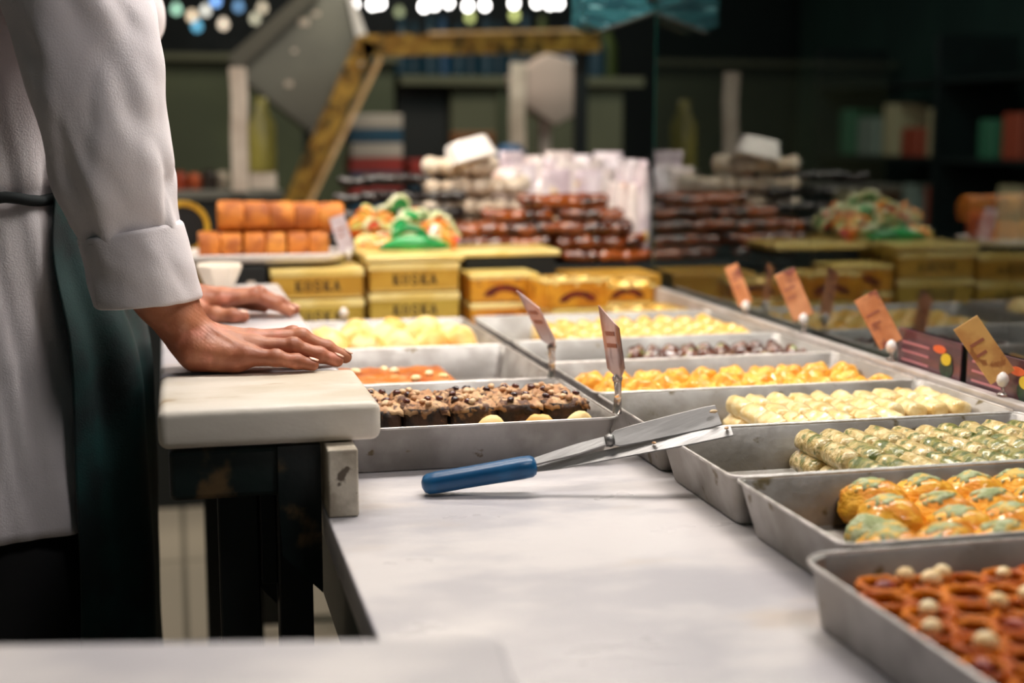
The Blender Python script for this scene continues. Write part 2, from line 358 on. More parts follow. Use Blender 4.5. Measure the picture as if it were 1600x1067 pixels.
def blob_mesh(sx, sy, sz, seed, amp=.15, sub=3, freq=1.5, flat=.75):
    bm = bmesh.new(); bmesh.ops.create_icosphere(bm, subdivisions=sub, radius=1)
    for v in bm.verts:
        d = v.co.copy(); k = 1+amp*nz(d*freq, 1, seed)+amp*.4*nz(d*freq*3, 1, seed+5)
        v.co = Vector((d.x*sx*k, d.y*sy*k, max(d.z*sz*k, -sz*flat)+sz*flat))
    me = bpy.data.meshes.new('blob'); bm.to_mesh(me); bm.free(); return me
def proto(name, me, m): 
    if not me.materials: me.materials.append(m)
    for p in me.polygons: p.use_smooth = True
    return me
def put(name, me, loc, rz=0, label=None, cat='pastry', group=None, tilt=0, sc=None, ry=0):
    o = bpy.data.objects.new(name, me); col.objects.link(o); o.location = loc; o.rotation_euler = (tilt, ry, rz)
    if sc: o.scale = (sc, sc, sc)
    tag(o, label, cat, group); return o

# pistachio rolls
mB = [proto('r', roll_mesh(.0640, .0138, s, .16, 3, 20, 20), M_bk if s % 3 else M_bkg) for s in range(6)]
NC = 10; 
for c in range(NC):
    x = .672+c*.0290
    for k in (0, 1, 2, 10, 11, 12):
        lay = k//10; k %= 10
        y = 1.278+k*.0645+rnd.uniform(-.002, .002)+(0 if lay else .0)
        g = 'green pistachio rolls'
        lab = 'thin syrupy roll flecked with green pistachio, packed among its likes'
        gg = g
        if c == 0: lab, gg = 'pistachio roll in the leftmost line, beside the bare tray floor', 'pistachio rolls of the leftmost line'
        me = mB[(c*3+k*2+rnd.randrange(2)) % 6] if c < 6 else mB[rnd.choice((0, 3, 3, 0, 1))]
        o = put('pistachio_roll', me, (x+rnd.uniform(-.001, .001)+(.004 if lay else 0), y, ZT+.001+lay*.0235), rnd.uniform(-.05, .05), lab, 'pastry', gg, sc=rnd.uniform(.95, 1.0))
# cream rolls
mC = [proto('r', roll_mesh(.0560, .0138, s+20, .22, 3, 20, 20), M_cream) for s in range(6)]
for c in range(10):
    x = .672+c*.0292
    for k in (0, 1, 2, 10, 11, 12):
        lay = k//10; k %= 10
        y = 1.512+k*.0568
        lab, gg = 'cream coloured crinkled roll packed among its likes', 'cream rolls'
        if c == 0: lab, gg = 'cream roll in the leftmost line, beside the bare tray floor', 'cream rolls of the leftmost line'
        if k == 0 and lay and c > 5: continue
        put('cream_roll', mC[rnd.randrange(6)], (x+(k*.003 if c == 0 else 0)+lay*.003, y, ZT+.001+lay*.0235), rnd.uniform(-.06, .06), lab, 'pastry', gg, sc=rnd.uniform(.94, 1.0))
# golden shredded pastries
mE = [proto('r', blob_mesh(.0225, .029, .0275, s+40, .24, 4, 1.8, .7), M_kad) for s in range(5)]
for c in range(10):
    for k in range(3):
        x = .555+c*.0425+(k % 2)*.012; y = 1.745+k*.060
        if x > .945: continue
        put('shredded_pastry', mE[rnd.randrange(5)], (x, y+rnd.uniform(-.004, .004), ZT), rnd.uniform(.3, .8), 'golden swirled shredded pastry, packed in the middle right tray', 'pastry', 'golden shredded pastries')
# chocolate and green pieces
mF = [proto('r', blob_mesh(.0145, .020, .025, s+50, .25, 3, 1.6, .7), M_choc) for s in range(4)]
for c in range(9):
    for k in range(3):
        put('chocolate_pastry', mF[rnd.randrange(4)], (.70+c*.029+(k % 2)*.01, 2.00+k*.05, ZT+.003), rnd.uniform(0, 3), 'glossy dark chocolate piece flecked with green', 'pastry', 'chocolate and green pieces')
# pale yellow rolls
mG = [proto('r', roll_mesh(.055, .0185, s+60, .18, 2, vz=1.42), M_pale) for s in range(5)]
for c in range(9):
    for k in range(4):
        put('butter_roll', mG[rnd.randrange(5)], (.625+c*.0375, 2.215+k*.058, ZT+.001), rnd.uniform(-.25, .05), 'pale yellow glossy roll in the far right tray', 'pastry', 'pale yellow rolls')
# plump orange pastries dusted with pistachio
def plump(seed, m=M_kad2):
    sx, sy, sz = .0262, .0350, .0275
    t = empty('orange_pastry'); me = blob_mesh(sx, sy, sz, seed, .14, 4, 1.7, .72)
    link('pastry_roll', me, m, t, True)
    # pistachio crust that lies over the top of the same blob
    bm = bmesh.new(); bm.from_mesh(me)
    top = [f for f in bm.faces if f.calc_center_median().z > sz*1.48+.006*nz(f.calc_center_median()*190, 1, seed) and f.calc_center_median().y > -sy*.15+.014*nz(f.calc_center_median()*80, 1, seed)]
    keep = set(top); bmesh.ops.delete(bm, geom=[f for f in bm.faces if f not in keep], context='FACES')
    for v in bm.verts: v.co += v.normal*(.0005+.0006*nz(v.co*600, 1, seed))
    me2 = bpy.data.meshes.new('crust'); bm.to_mesh(me2); bm.free()
    oo = link('pistachio_crust', me2, M_pist, t, True); md = oo.modifiers.new('s', 'SOLIDIFY'); md.thickness = .0006; md.offset = -1
    return t
plumps = [plump(s+70) for s in range(5)]
first = [True]*5
spots = []
for c in range(9):
    for k in range(4):
        x = .624+c*.0520+(k-1.5)*.010; y = 1.045+k*.0500
        if k == 0: x -= .03
        if x > .935: continue
        spots.append((x, y, c, k))
for i, (x, y, c, k) in enumerate(spots):
    if c == 0 and k == 1: continue
    p = rnd.randrange(5)
    lab = 'plump syrupy orange pastry dusted with green pistachio'; gg = 'plump orange pastries'
    if c == 0: lab, gg = 'orange pistachio-dusted pastry on the left end of its row, by the bare tray floor', 'orange pastries at the row ends'
    rot = (0, 0, .55+rnd.uniform(-.15, .15)); loc = (x, y, ZT+.001+(.003 if k == 3 else 0))
    if first[p]:
        o = plumps[p]; first[p] = False; o.location = loc; o.rotation_euler = rot; tag(o, lab, 'pastry', gg)
    else:
        o = copy_tree(plumps[p], loc, rot); tag(o, lab, 'pastry', gg)
for p in range(5):
    if first[p]:
        for ch in list(plumps[p].children): bpy.data.objects.remove(ch)
        bpy.data.objects.remove(plumps[p])
o = put('pistachio_log', proto('r', roll_mesh(.058, .0185, 99, .22, 2, 28, 28), M_pist), (.602, 1.118, ZT+.002), .35, 'green crusted log leaning at the left end of the orange pastries', 'pastry')
# walnut cakes
def cake(seed, w=.055, d=.050, h=.058):
    t = empty('walnut_cake'); rs = random.Random(seed)
    bm = bmesh.new(); bmesh.ops.create_cube(bm, size=1); bmesh.ops.subdivide_edges(bm, edges=bm.edges[:], cuts=7, use_grid_fill=True)
    for v in bm.verts:
        p = v.co.copy(); q = Vector((p.x*w, p.y*d, (p.z+.5)*h))
        rr = 1-.10*(abs(p.x*2)**6*abs(p.y*2)**6); q.x *= rr; q.y *= rr
        q += Vector((nz(p*4, 1, seed), nz(p*4, 1, seed+2), nz(p*4, 1, seed+4)*(1 if p.z > -.4 else 0)))*.0035
        v.co = q
    for v in bm.verts: v.co.z = max(v.co.z, 0)
    me = bpy.data.meshes.new('cake'); bm.to_mesh(me); bm.free(); link('sponge', me, M_cakeS, t, True)
    bm = bmesh.new(); bmesh.ops.create_grid(bm, x_segments=18, y_segments=18, size=.5)
    for v in bm.verts:
        p = v.co.copy(); e = max(abs(p.x), abs(p.y))*2
        v.co = Vector((p.x*w*1.02, p.y*d*1.00, h+.0035-(.005*max(0, e-.8)/.2)+.005*nz(p*9, 1, seed)+.0025*nz(p*26, 1, seed)))
    ext = bmesh.ops.extrude_face_region(bm, geom=bm.faces[:])
    for v in [g for g in ext['geom'] if isinstance(g, bmesh.types.BMVert)]: v.co.z -= .004
    bmesh.ops.recalc_face_normals(bm, faces=bm.faces[:])
    me = bpy.data.meshes.new('top'); bm.to_mesh(me); bm.free(); link('nut_topping', me, M_cakeT, t, True)
    bmx = blob_mesh(.0052, .0042, .0035, seed, .25, 2)
    for k in range(7):
        me = bmx; o = link('berry' if k < 3 else 'nut_piece', me.copy(), None, t, True, (rs.uniform(-.4, .4)*w, rs.uniform(-.4, .4)*d, h+.0035), (0, 0, rs.uniform(0, 6)))
        o.data.materials.clear(); o.data.materials.append(M_berry if k < 3 else M_crumb)
    return t
cakes = [cake(s+5) for s in range(3)]; used = [False]*3
CK = [(c, k) for k in range(2) for c in range(5)]
names5 = ['first', 'second', 'third', 'fourth', 'fifth']
for i, (c, k) in enumerate(CK):
    x = .448-c*.0560-.004*k; y = 1.622+k*.058+rnd.uniform(-.002, .002); p = i % 3
    lab = ('nut topped walnut cake in the front row, %s from the right' if k == 0 else 'nut topped walnut cake in the back row, %s from the right') % names5[c]
    rot = (0, 0, rnd.uniform(-.08, .08)); loc = (x, y, ZT)
    if not used[p]: o = cakes[p]; used[p] = True; o.location = loc; o.rotation_euler = rot; tag(o, lab, 'cake', 'walnut cakes')
    else: o = copy_tree(cakes[p], loc, rot); tag(o, lab, 'cake', 'walnut cakes')
mpk = [proto('r', blob_mesh(.022, .0125, .0265, s+90, .10, 3, 1.5, .95), M_puff) for s in range(2)]
for i, (x, l) in enumerate(((.350, 'leftmost'), (.407, 'middle'), (.456, 'rightmost'))):
    put('small_bun', mpk[i % 2], (x, 1.575, ZT), .05*i, 'pale green-gold bun peeping over the cake tray rim, %s of three' % l, 'pastry', 'small buns before the cakes')
# caramel slab
def helva():
    bm = bmesh.new(); bmesh.ops.create_grid(bm, x_segments=44, y_segments=40, size=.5)
    L_, D_ = .195, .150
    for v in bm.verts:
        p = v.co.copy(); e = max(abs(p.x), abs(p.y))*2
        v.co = Vector((p.x*L_+.006*nz(p*5, 1, 3)*e, p.y*D_+.005*nz(p*5, 1, 9)*e, .034-.014*max(0, e-.84)/.16+.003*nz(p*10, 1, 2)+.0012*nz(p*30, 1, 2)))
    ext = bmesh.ops.extrude_face_region(bm, geom=bm.faces[:])
    for v in [g for g in ext['geom'] if isinstance(g, bmesh.types.BMVert)]: v.co.z = 0
    bmesh.ops.recalc_face_normals(bm, faces=bm.faces[:])
    me = bpy.data.meshes.new('slab'); bm.to_mesh(me); bm.free(); return me
t = empty('caramel_slab', (.292, 1.985, ZT), 0, 'flat glossy caramel brown slab with nuts, cut across at its right end', 'pastry')
link('caramel', helva(), M_helva, t, True)
rs = random.Random(4)
nm = blob_mesh(.0085, .006, .0045, 3, .2, 2); nm.materials.append(M_hazel)
for (dx, dy) in ((-.002, .030), (.010, .014), (-.06, -.045), (.055, -.02), (.03, -.055), (-.045, .02), (.07, -.05), (-.08, .0)):
    link('nut_piece', nm, None, t, True, (dx, dy, .0335), (0, 0, rs.uniform(0, 6)))
# pale puffs
mP = [proto('r', blob_mesh(.030, .036, .036, s+110, .14, 4, 1.2, .7), M_puff) for s in range(4)]
pufs = [(.242, 2.25), (.295, 2.235), (.348, 2.245), (.400, 2.25), (.452, 2.26), (.235, 2.32), (.285, 2.315), (.335, 2.32), (.390, 2.325), (.445, 2.33), (.30, 2.39), (.36, 2.395), (.42, 2.39)]
for i, (x, y) in enumerate(pufs):
    lab = 'pale butter puff in the far left tray, packed among its likes'; gg = 'pale butter puffs'
    if i == 4: lab, gg = 'pale butter puff at the right end of the front row', None
    put('butter_puff', mP[i % 4], (x, y, ZT), rnd.uniform(-.5, .5), lab, 'pastry', gg)

# nearest tray : coils with nuts
base = MB().box(.487, .940, .638, .984, ZT, ZT+.014, .005, 2).build('syrup_sheet', M_syrup)
tag(base, 'hole-shade syrup sheet filling the nearest tray, darkened for the shade in the coils', 'pastry')
def coil(seed, r=.0165):
    b = MB(); n = 30; m = 7
    for lvl in range(2):
        rr0 = r*(1-.06*lvl); rg = []
        for i in range(n):
            a = 2*PI*i/n; d = Vector((math.cos(a), math.sin(a), lvl)); rad = rr0*(1+.14*nz(d*1.2, 1, seed+lvl)); wdt = .0036*(1+.35*nz(d*3, 1, seed+4)); hh = .0045*(1+.4*nz(d*2.3, 1, seed+8))
            rg.append([((rad+wdt*math.cos(2*PI*k/m))*math.cos(a), (rad+wdt*math.cos(2*PI*k/m))*math.sin(a), lvl*.008-.001+hh*math.sin(2*PI*k/m)) for k in range(m)])
        vs = [p for q in rg for p in q]; fs = [(i*m+j, i*m+(j+1) % m, ((i+1) % n)*m+(j+1) % m, ((i+1) % n)*m+j) for i in range(n) for j in range(m)]
        b.add(vs, fs)
    me = mesh(b.v, b.f, 'coil'); bm = bmesh.new(); bm.from_mesh(me); bmesh.ops.recalc_face_normals(bm, faces=bm.faces[:]); bm.to_mesh(me); bm.free()
    return proto('coil', me, M_ring)
cm = [coil(s) for s in range(6)]
nuts = []
rc = random.Random(21)
for j in range(10):
    for i in range(12):
        x = .507+i*.0345+(j % 2)*.017; y = .660+j*.0335
        if x > .928 or y > .972: continue
        x += rc.uniform(-.002, .002); y += rc.uniform(-.002, .002)
        o = put('pastry_coil', cm[rc.randrange(6)], (x, y, ZT+.0205), rc.uniform(0, 6), 'rust brown syrup soaked pastry coil with an open centre, packed among its likes', 'pastry', 'rust brown coils', sc=rc.uniform(.92, 1.12), tilt=rc.uniform(-.06, .06))
        q = rc.random()
        if q < .46: nuts.append((x+rc.uniform(-.004, .004), y+rc.uniform(-.004, .004), ZT+.0270, 'in'))
        if rc.random() < .30: nuts.append((x+.017+rc.uniform(-.003, .003), y+rc.uniform(-.003, .003), ZT+.031, 'on'))
mh = [proto('h', blob_mesh(.0086, .0078, .0072, s, .08, 3, 1.5, .9), M_hazel) for s in range(2)]
mh2 = [proto('h', blob_mesh(.0085, .005, .0042, s+4, .15, 3, 1.5, .9), M_pink) for s in range(2)]
for x, y, z, w_ in nuts:
    pk = rc.random() < .22
    if pk: put('almond', mh2[rc.randrange(2)], (x, y, z), rc.uniform(0, 6), 'reddish brown nut kernel lying in a pastry coil of the nearest tray', 'nut', 'reddish nuts on the coils')
    else: put('hazelnut', mh[rc.randrange(2)], (x, y, z), rc.uniform(0, 6), 'pale blanched hazelnut among the rust brown coils of the nearest tray', 'nut', 'hazelnuts on the coils', sc=rc.choice((.75, .9, 1.05)))

# ------------------------------------------------------------------ spatula
sp = empty('serving_spatula', (.30, 1.48, ZC), 0, 'blue handled spatula with two long steel blades resting on the counter and tray rim', 'spatula')
def L2W(pts): return [Vector(p)-Vector(sp.location) for p in pts]
A = Vector((.2503, 1.444, .8018)); B = Vector((.366, 1.424, .8205)); ax = (B-A).normalized()
b = MB(); rg = []; up = Vector((0, 0, 1)); sd = ax.cross(up).normalized(); nn = sd.cross(ax)
for t_, wd, ht in ((-.035, .30, .3), (-.015, .75, .72), (.02, .95, .92), (.1, 1.04, 1.0), (.35, 1.0, .98), (.6, 1.0, 1.0), (.85, 1.04, 1.05), (.95, 1.0, 1.0), (.985, .8, .8), (1.0, .45, .45)):
    c = A+(B-A)*t_
    rg.append([c+sd*(.0140*wd*math.copysign(abs(math.cos(2*PI*k/24))**.8, math.cos(2*PI*k/24)))+nn*(.0112*ht*math.copysign(abs(math.sin(2*PI*k/24))**.8, math.sin(2*PI*k/24))) for k in range(24)])
b.rings([L2W(r) for r in rg]); b.build('handle', M_blue, sp, True)
def blade(name, pts, ws, th, nrm_tilt=0):
    """flat steel strip through pts, half widths ws"""
    b = MB(); rg = []
    P_ = [Vector(p) for p in pts]
    for i, p in enumerate(P_):
        t_ = (P_[min(i+1, len(P_)-1)]-P_[max(i-1, 0)]).normalized(); s_ = t_.cross(up).normalized()
        s_ = Matrix.Rotation(nrm_tilt, 3, t_) @ s_; n_ = s_.cross(t_).normalized()
        wv = ws[i]; rg.append([p+s_*wv+n_*th*.2, p+s_*wv*.9+n_*th, p-s_*wv*.9+n_*th, p-s_*wv+n_*th*.2, p-s_*wv*.96-n_*th*.3, p+s_*wv*.96-n_*th*.3])
    b.rings([L2W(r) for r in rg]); return autosmooth(b.build(name, M_blade, sp), 30)
up_tip = Vector((.557, 1.392, .8720))
S0 = B+ax*-.002+Vector((0, 0, .004)); N0 = Vector((.441, 1.410, .8465))
blade('shank', [S0, S0.lerp(N0, .3), S0.lerp(N0, .6), S0.lerp(N0, .92), N0], [.0045, .0060, .0070, .0060, .0052], .0020, .70)
b = MB(); b.tube(L2W([N0-ax*.004, N0+ax*.001, N0+ax*.006]), [.0058, .0075, .0060], 14); b.build('collar', M_blade, sp, True)
d = (up_tip-N0)
blade('upper_blade', [N0+d*.02, N0+d*.08, N0+d*.25, N0+d*.55, N0+d*.9, N0+d*1.0], [.006, .0105, .0120, .0130, .0140, .0132], .0010, .80)
T0 = B+Vector((0, 0, -.004)); T1 = Vector((.5640, 1.371, .8590))
d2 = T1-T0
blade('lower_blade', [T0, T0+d2*.1, T0+d2*.4, T0+d2*.8, T0+d2*1.0], [.004, .0065, .0078, .0085, .0075], .0010, .62)
for i, (q, s_) in enumerate(((up_tip+Vector((-.008, -.006, .004)), 1.0), (T1+Vector((-.006, 0, .002)), .8), (T0+d2*.6+Vector((0, -.002, .003)), .7))):
    o = put('pastry_crumb', proto('c', blob_mesh(.0045, .003, .002, i+3, .3, 2), M_crumb), q, i, ['golden crumb on the tip of the upper blade', 'golden crumb on the tip of the lower blade', 'thin golden crumb midway along the lower blade'][i], 'crumb', sc=s_)

# stains on the counter
# ------------------------------------------------------------------ price tags
def ptag(loc, face, label, m, w=.045, h=.070, lean=.35, stem=.03, roll=0):
    t = empty('price_tag', loc, face, label, 'price tag', None)
    # card stands in the local x-z plane, leaning back
    Mx = Matrix.Translation((0, 0, stem+.012)) @ Matrix.Rotation(roll, 4, 'Y') @ Matrix.Rotation(-lean, 4, 'X')
    card = MB().box(-w/2, w/2, -.0006, .0006, 0, h, .0004, 1, Mx).build('card', m, t)
    for k, (a, bz, c) in enumerate(((.16, .62, .70), (.16, .44, .5))):
        MB().box(-w/2+w*a, -w/2+w*(a+c*.8), -.0011, -.0007, h*bz, h*(bz+.05), 0, 1, Mx).build('printed_line', M_ink, t)
    b = MB(); b.lathe([(.0005, stem+.000), (.005, stem+.002), (.0078, stem+.008), (.0065, stem+.014), (.003, stem+.018), (.0005, stem+.019)], 16); b.build('clip', M_white, t, True)
    b = MB(); b.tube([(0, 0, .003), (0.001, 0, stem*.5), (0, 0, stem+.002)], .0022, 8); b.build('stem', M_acr, t, True)
    b = MB(); b.lathe([(.0005, 0), (.0065, .0005), (.0065, .003), (.004, .0045), (.0005, .005)], 16); b.build('foot', M_acr, t, True)
    return t
TR = ZC+.053
ptag((.9745, 1.518, TR+.0085), -.50, 'yellow wooden-looking price card by the glass, nearest the right edge', M_cardY, .033, .080, .12, .011, -.62)
ptag((.9745, 1.795, TR+.0085), -.50, 'orange price card on clear stem by the glass beside the cream rolls tray', M_cardO, .034, .078, .10, .011, -.52)
ptag((.9745, 2.082, TR+.0085), -.55, 'orange and brown price card by the glass beside the chocolate pieces', M_cardO, .034, .080, .10, .013, -.44)
ptag((.9745, 2.318, TR+.0085), -.7, 'orange price card farthest back along the glass rail', M_cardO, .026, .074, .10, .006, -.44)
def edge_tag(loc, rz, label, hgt, lean, lean2):
    t = empty('price_tag', loc, rz, label, 'price tag')
    Mx = Matrix.Translation((0, 0, hgt*.36)) @ Matrix.Rotation(lean2, 4, 'X') @ Matrix.Rotation(lean, 4, 'Y')
    pl = [(-.0235, hgt*.08), (-.004, 0), (.010, .0), (.0235, hgt*.10), (.0235, hgt*.50), (-.0235, hgt*.72)]
    MB().prism(pl, -.0006, .0006, Mx).build('card', M_cardP, t)
    MB().box(-.014, .010, -.0012, -.0007, hgt*.42, hgt*.46, 0, 1, Mx).build('printed_line', M_ink, t)
    MB().box(-.014, .012, -.0012, -.0007, hgt*.30, hgt*.34, 0, 1, Mx).build('printed_line', M_ink, t)
    b = MB(); b.tube([(0, 0, 0), (.002, 0, hgt*.2), (0, 0, hgt*.38)], [.0055, .0040, .0050], 10); b.build('stem', M_acr, t, True)
    b = MB(); b.lathe([(.0005, hgt*.30), (.0055, hgt*.32), (.0065, hgt*.36), (.0005, hgt*.40)], 14); b.build('clip', M_acr, t, True)
    return t
edge_tag((.4985, 1.562, ZC+.054), -1.42, 'clear lilac price tag seen nearly edge-on, at the corner of the cake tray', .118, -.10, .12)
edge_tag((.4865, 1.815, ZC+.054), -1.36, 'lilac price tag leaning left, between the cake tray and the caramel tray', .118, -.10, .46)
# tag by the lettered tins (white ball of its clip) and tag at the sponge rolls
ptag((.285, 2.462, ZC+.054-.002), .2, 'small tag clip with white ball behind the butter puffs', M_cardP, .001, .001, .1, .006)

# ------------------------------------------------------------------ glass front
M_rail = mat('pale rail', S(206, 198, 194), S(190, 182, 176), scale=20, rough=.35, metal=.3)
g = empty('glass_screen', (.985, 1.6, ZC), 0, 'tall glass pane of the display along the right side, mirroring the sweets', 'glass screen')
M_glass = mat('screen glass', (.80, .93, .90, 1), rough=.0, trans=1, ior=1.52)
child_fix(MB().box(.992, .998, .35, 2.87, ZC+.034, 1.95).build('pane', M_glass), g)
child_fix(MB().box(.9665, .9825, .35, 2.90, ZC+.0005, ZC+.061, .002).build('bottom_rail', M_rail), g)
M_glassedge = mat('glass edge', S(16, 60, 52), rough=.1, coat=.5)
child_fix(MB().box(.9915, .9985, 2.8705, 2.874, ZC+.034, 1.95).build('polished_edge', M_glassedge), g)


# purple cards standing along the outside foot of the glass
M_purple = mat('purple card', S(92, 46, 58), S(66, 34, 46), scale=12, rough=.3, coat=.4, stretch=(1, 1, 6))
M_oval = mat('orange oval logo', S(214, 96, 48), rough=.5); M_fy = mat('yellow fruit print', S(206, 176, 40), rough=.5); M_fg = mat('dark green fruit print', S(40, 66, 40), S(24, 44, 34), scale=90, rough=.5)
M_prl = mat('pink print', S(176, 110, 116), rough=.5)
def pcard(y0, y1, label):
    w_ = y1-y0; t = empty('purple_card', (.9872, (y0+y1)/2, ZC+.048), -PI/2, label, 'card', 'purple cards leaning on the glass')
    Mx = Matrix.Rotation(-.03, 4, 'X')
    Mz = Matrix.Translation((0, .0005, .0006)) @ Mx @ Matrix.Diagonal((1, 1, .72, 1))
    MB().box(-w_/2, w_/2, -.0015, .0015, 0, .083, .0008, 1, Mz).build('card', M_purple, t)
    def disc(name, m, cx, cz, rx, rz, off):
        pl = [(cx+rx*math.cos(2*PI*k/20), cz+rz*math.sin(2*PI*k/20)) for k in range(20)]
        MB().prism(pl, -.0026-off, -.0016-off, Mz).build(name, m, t)
    disc('oval_logo', M_oval, w_*.18, .062, .016, .0075, 0)
    disc('fruit_print', M_fg, w_*.30, .032, .017, .020, 0)
    disc('fruit_top', M_fy, w_*.30, .047, .012, .011, .0012)
    for k in range(3): MB().box(-w_*.42, w_*.02, -.0024, -.0016, .022+k*.017, .026+k*.017, 0, 1, Mz).build('printed_line', M_prl, t)
pcard(1.635, 1.800, 'purple card with fruit print leaning on the glass, farthest of the three')
pcard(1.455, 1.620, 'purple card with fruit print leaning on the glass, middle of the three')
pcard(1.275, 1.440, 'purple card with fruit print leaning on the glass, nearest to the camera')

# ------------------------------------------------------------------ lettered tins
def letters(txt, w, h, y, m, parent, z0):
    """serif capitals as thin raised print, centred on x"""
    b = MB(); n = len(txt); cw = w/n; st = cw*.22; y0, y1 = y-.0006, y
    def bar(x0, z0_, x1, z1, t):
        d = Vector((x1-x0, 0, z1-z0_)); p = Vector((-d.z, 0, d.x)).normalized()*t/2
        b.prism([(x0+p.x, z0_+p.z), (x0-p.x, z0_-p.z), (x1-p.x, z1-p.z), (x1+p.x, z1+p.z)], y0, y1)
    for i, c in enumerate(txt):
        x = -w/2+i*cw+cw*.10; W = cw*.80; zb = z0; zt = z0+h; s_ = h*.10
        def serif(cx, cz): bar(cx-st*.95, cz, cx+st*.95, cz, s_)
        if c == 'K':
            bar(x+st*.9, zb, x+st*.9, zt, st*1.1); bar(x+st, zb+h*.42, x+W*.86, zt, st*.6); bar(x+W*.42, zb+h*.55, x+W*.88, zb, st*1.1)
            for q in ((x+st*.9, zb+s_/2), (x+st*.9, zt-s_/2), (x+W*.86, zb+s_/2), (x+W*.84, zt-s_/2)): serif(*q)
        elif c == 'O':
            m_ = 18
            for k in range(m_):
                a0, a1 = 2*PI*k/m_, 2*PI*(k+1)/m_; cx, cz = x+W/2, z0+h/2
                ro = (W*.48, h*.52); ri = (W*.20, h*.40)
                b.prism([(cx+ro[0]*math.cos(a0), cz+ro[1]*math.sin(a0)), (cx+ro[0]*math.cos(a1), cz+ro[1]*math.sin(a1)), (cx+ri[0]*math.cos(a1), cz+ri[1]*math.sin(a1)), (cx+ri[0]*math.cos(a0), cz+ri[1]*math.sin(a0))], y0, y1)
        elif c == 'S':
            pts = [(.84, .74), (.80, .93), (.5, 1.0), (.2, .90), (.16, .70), (.35, .56), (.68, .44), (.84, .28), (.78, .08), (.5, 0), (.2, .06), (.14, .26)]
            for (a, c_), (e, f) in zip(pts, pts[1:]): bar(x+W*a, z0+h*c_, x+W*e, z0+h*f, st*.85)
        elif c == 'A':
            bar(x+W*.10, zb, x+W*.5, zt, st*.6); bar(x+W*.5, zt, x+W*.88, zb, st*1.2); bar(x+W*.25, zb+h*.33, x+W*.72, zb+h*.33, s_)
            serif(x+W*.12, zb+s_/2); serif(x+W*.86, zb+s_/2)
    return b.build('lettering', m, parent)
def ktin(x0, x1, y, z, label, h=.057, dep=.13, rz=0, mt=M_gold):
    w_ = x1-x0; t = empty('lettered_tin', ((x0+x1)/2, y+dep/2, z+.0005), rz, label, 'tin', 'lettered gold tins')
    autosmooth(MB().box(-w_/2+.002, w_/2-.002, -dep/2+.002, dep/2-.002, 0, h-.013, .004, 3).build('tin_body', mt, t), 40)
    autosmooth(MB().box(-w_/2, w_/2, -dep/2, dep/2, h-.016, h-.001, .003, 3).build('lid', M_goldl, t), 40)
    letters('KOSKA', w_*.50, .019, -dep/2+.0019, M_ink2, t, .014)
    MB().box(-w_/2+.006, w_/2-.006, -dep/2+.0014, -dep/2+.0021, .003, .0055).build('printed_band', M_goldl, t)
    return t
TY = 2.66
pos = ['bottom', 'middle', 'top']
zt = ZC
for k in range(2): ktin(.172, .348, TY, .8015+k*.0580, 'gold lettered tin, %s of the left stack' % ('lower' if k == 0 else 'upper'), mt=(M_olivegold if k == 0 else M_gold))
for k in range(2): ktin(.356, .532, TY, .8100+k*.0580, 'gold lettered tin, %s of the middle stack under the jellies' % ('lower' if k == 0 else 'upper'), mt=(M_olivegold if k == 0 else M_gold))
# low shelf step they stand on
step = MB().box(.165, .540, 2.64, 2.90, ZC+.0006, .8013).build('shelf_board', M_dark); tag(step, 'thin dark board beneath the lettered tins', 'board')
step2 = MB().box(.350, .540, 2.645, 2.90, .8014, .8099).build('flat_gold_box', M_goldl); tag(step2, 'flat pale gold box beneath the middle lettered tins', 'box')
lidt = MB().box(.350, .540, 2.655, 2.93, .9268, .9380, .003, 2).build('flat_gold_box', M_goldl); tag(lidt, 'flat pale gold box on top of the middle lettered tins, under the jellies', 'box')

# amber tins with the curved red emblem
def atin(x, y, z, w_, h, dep, rz, label, content=False):
    t = empty('amber_tin', (x, y, z+.0005), rz, label, 'tin', 'small amber tins')
    if content:
        b = MB(); th = .0015
        def q(i, zz): return [(a, c, zz) for a, c in rrect(-w_/2+i, w_/2-i, -dep/2+i, dep/2-i, .006, 4)]
        b.rings([q(0, 0), q(0, h), q(th, h), q(th, h*.55)]); autosmooth(b.build('tin_body', M_amber, t), 40)
        b = MB(); b.rings([q(-.001, h-.005), q(-.001, h), q(th, h+.0008), q(th, h-.005)], False, False); autosmooth(b.build('rim', M_goldl, t), 40)
        for i in range(3):
            for j in range(2):
                link('wrapped_bar', bar_me, None, t, True, (-w_/2+w_*(i+.5)/3, -dep/2+dep*(j+.5)/2, h*.62), (0, 0, .1*(i-1)))
    else:
        autosmooth(MB().box(-w_/2+.0015, w_/2-.0015, -dep/2+.0015, dep/2-.0015, 0, h-.010, .004, 3).build('tin_body', M_amber, t), 40)
        autosmooth(MB().box(-w_/2, w_/2, -dep/2, dep/2, h-.012, h-.001, .003, 3).build('lid', M_goldl, t), 40)
    b = MB(); n = 12; zc = h*.20; r0, r1 = w_*.16, w_*.30
    for i in range(n):
        a0, a1 = PI*i/n, PI*(i+1)/n
        b.prism([(r1*math.cos(a0), zc+r1*.55*math.sin(a0)), (r1*math.cos(a1), zc+r1*.55*math.sin(a1)), (r0*math.cos(a1), zc+r0*.45*math.sin(a1)), (r0*math.cos(a0), zc+r0*.45*math.sin(a0))], -dep/2-.0006+(0 if content else .0015), -dep/2+(0 if content else .0015))
    b.build('curved_emblem', M_red, t)
    return t
bar_me = blob_mesh(.022, .026, .013, 5, .12, 3, 1.5, .75); bar_me.materials.append(M_foil)
atin(.616, 2.70, ZC, .136, .054, .10, .02, 'closed amber tin with red emblem, bottom of the left pair')
atin(.616, 2.70, ZC+.0548, .136, .056, .10, .02, 'amber tin with shining lid, on top of the left pair')
atin(.742, 2.60, ZC, .128, .052, .10, .10, 'amber tin at the bottom of the middle pair')
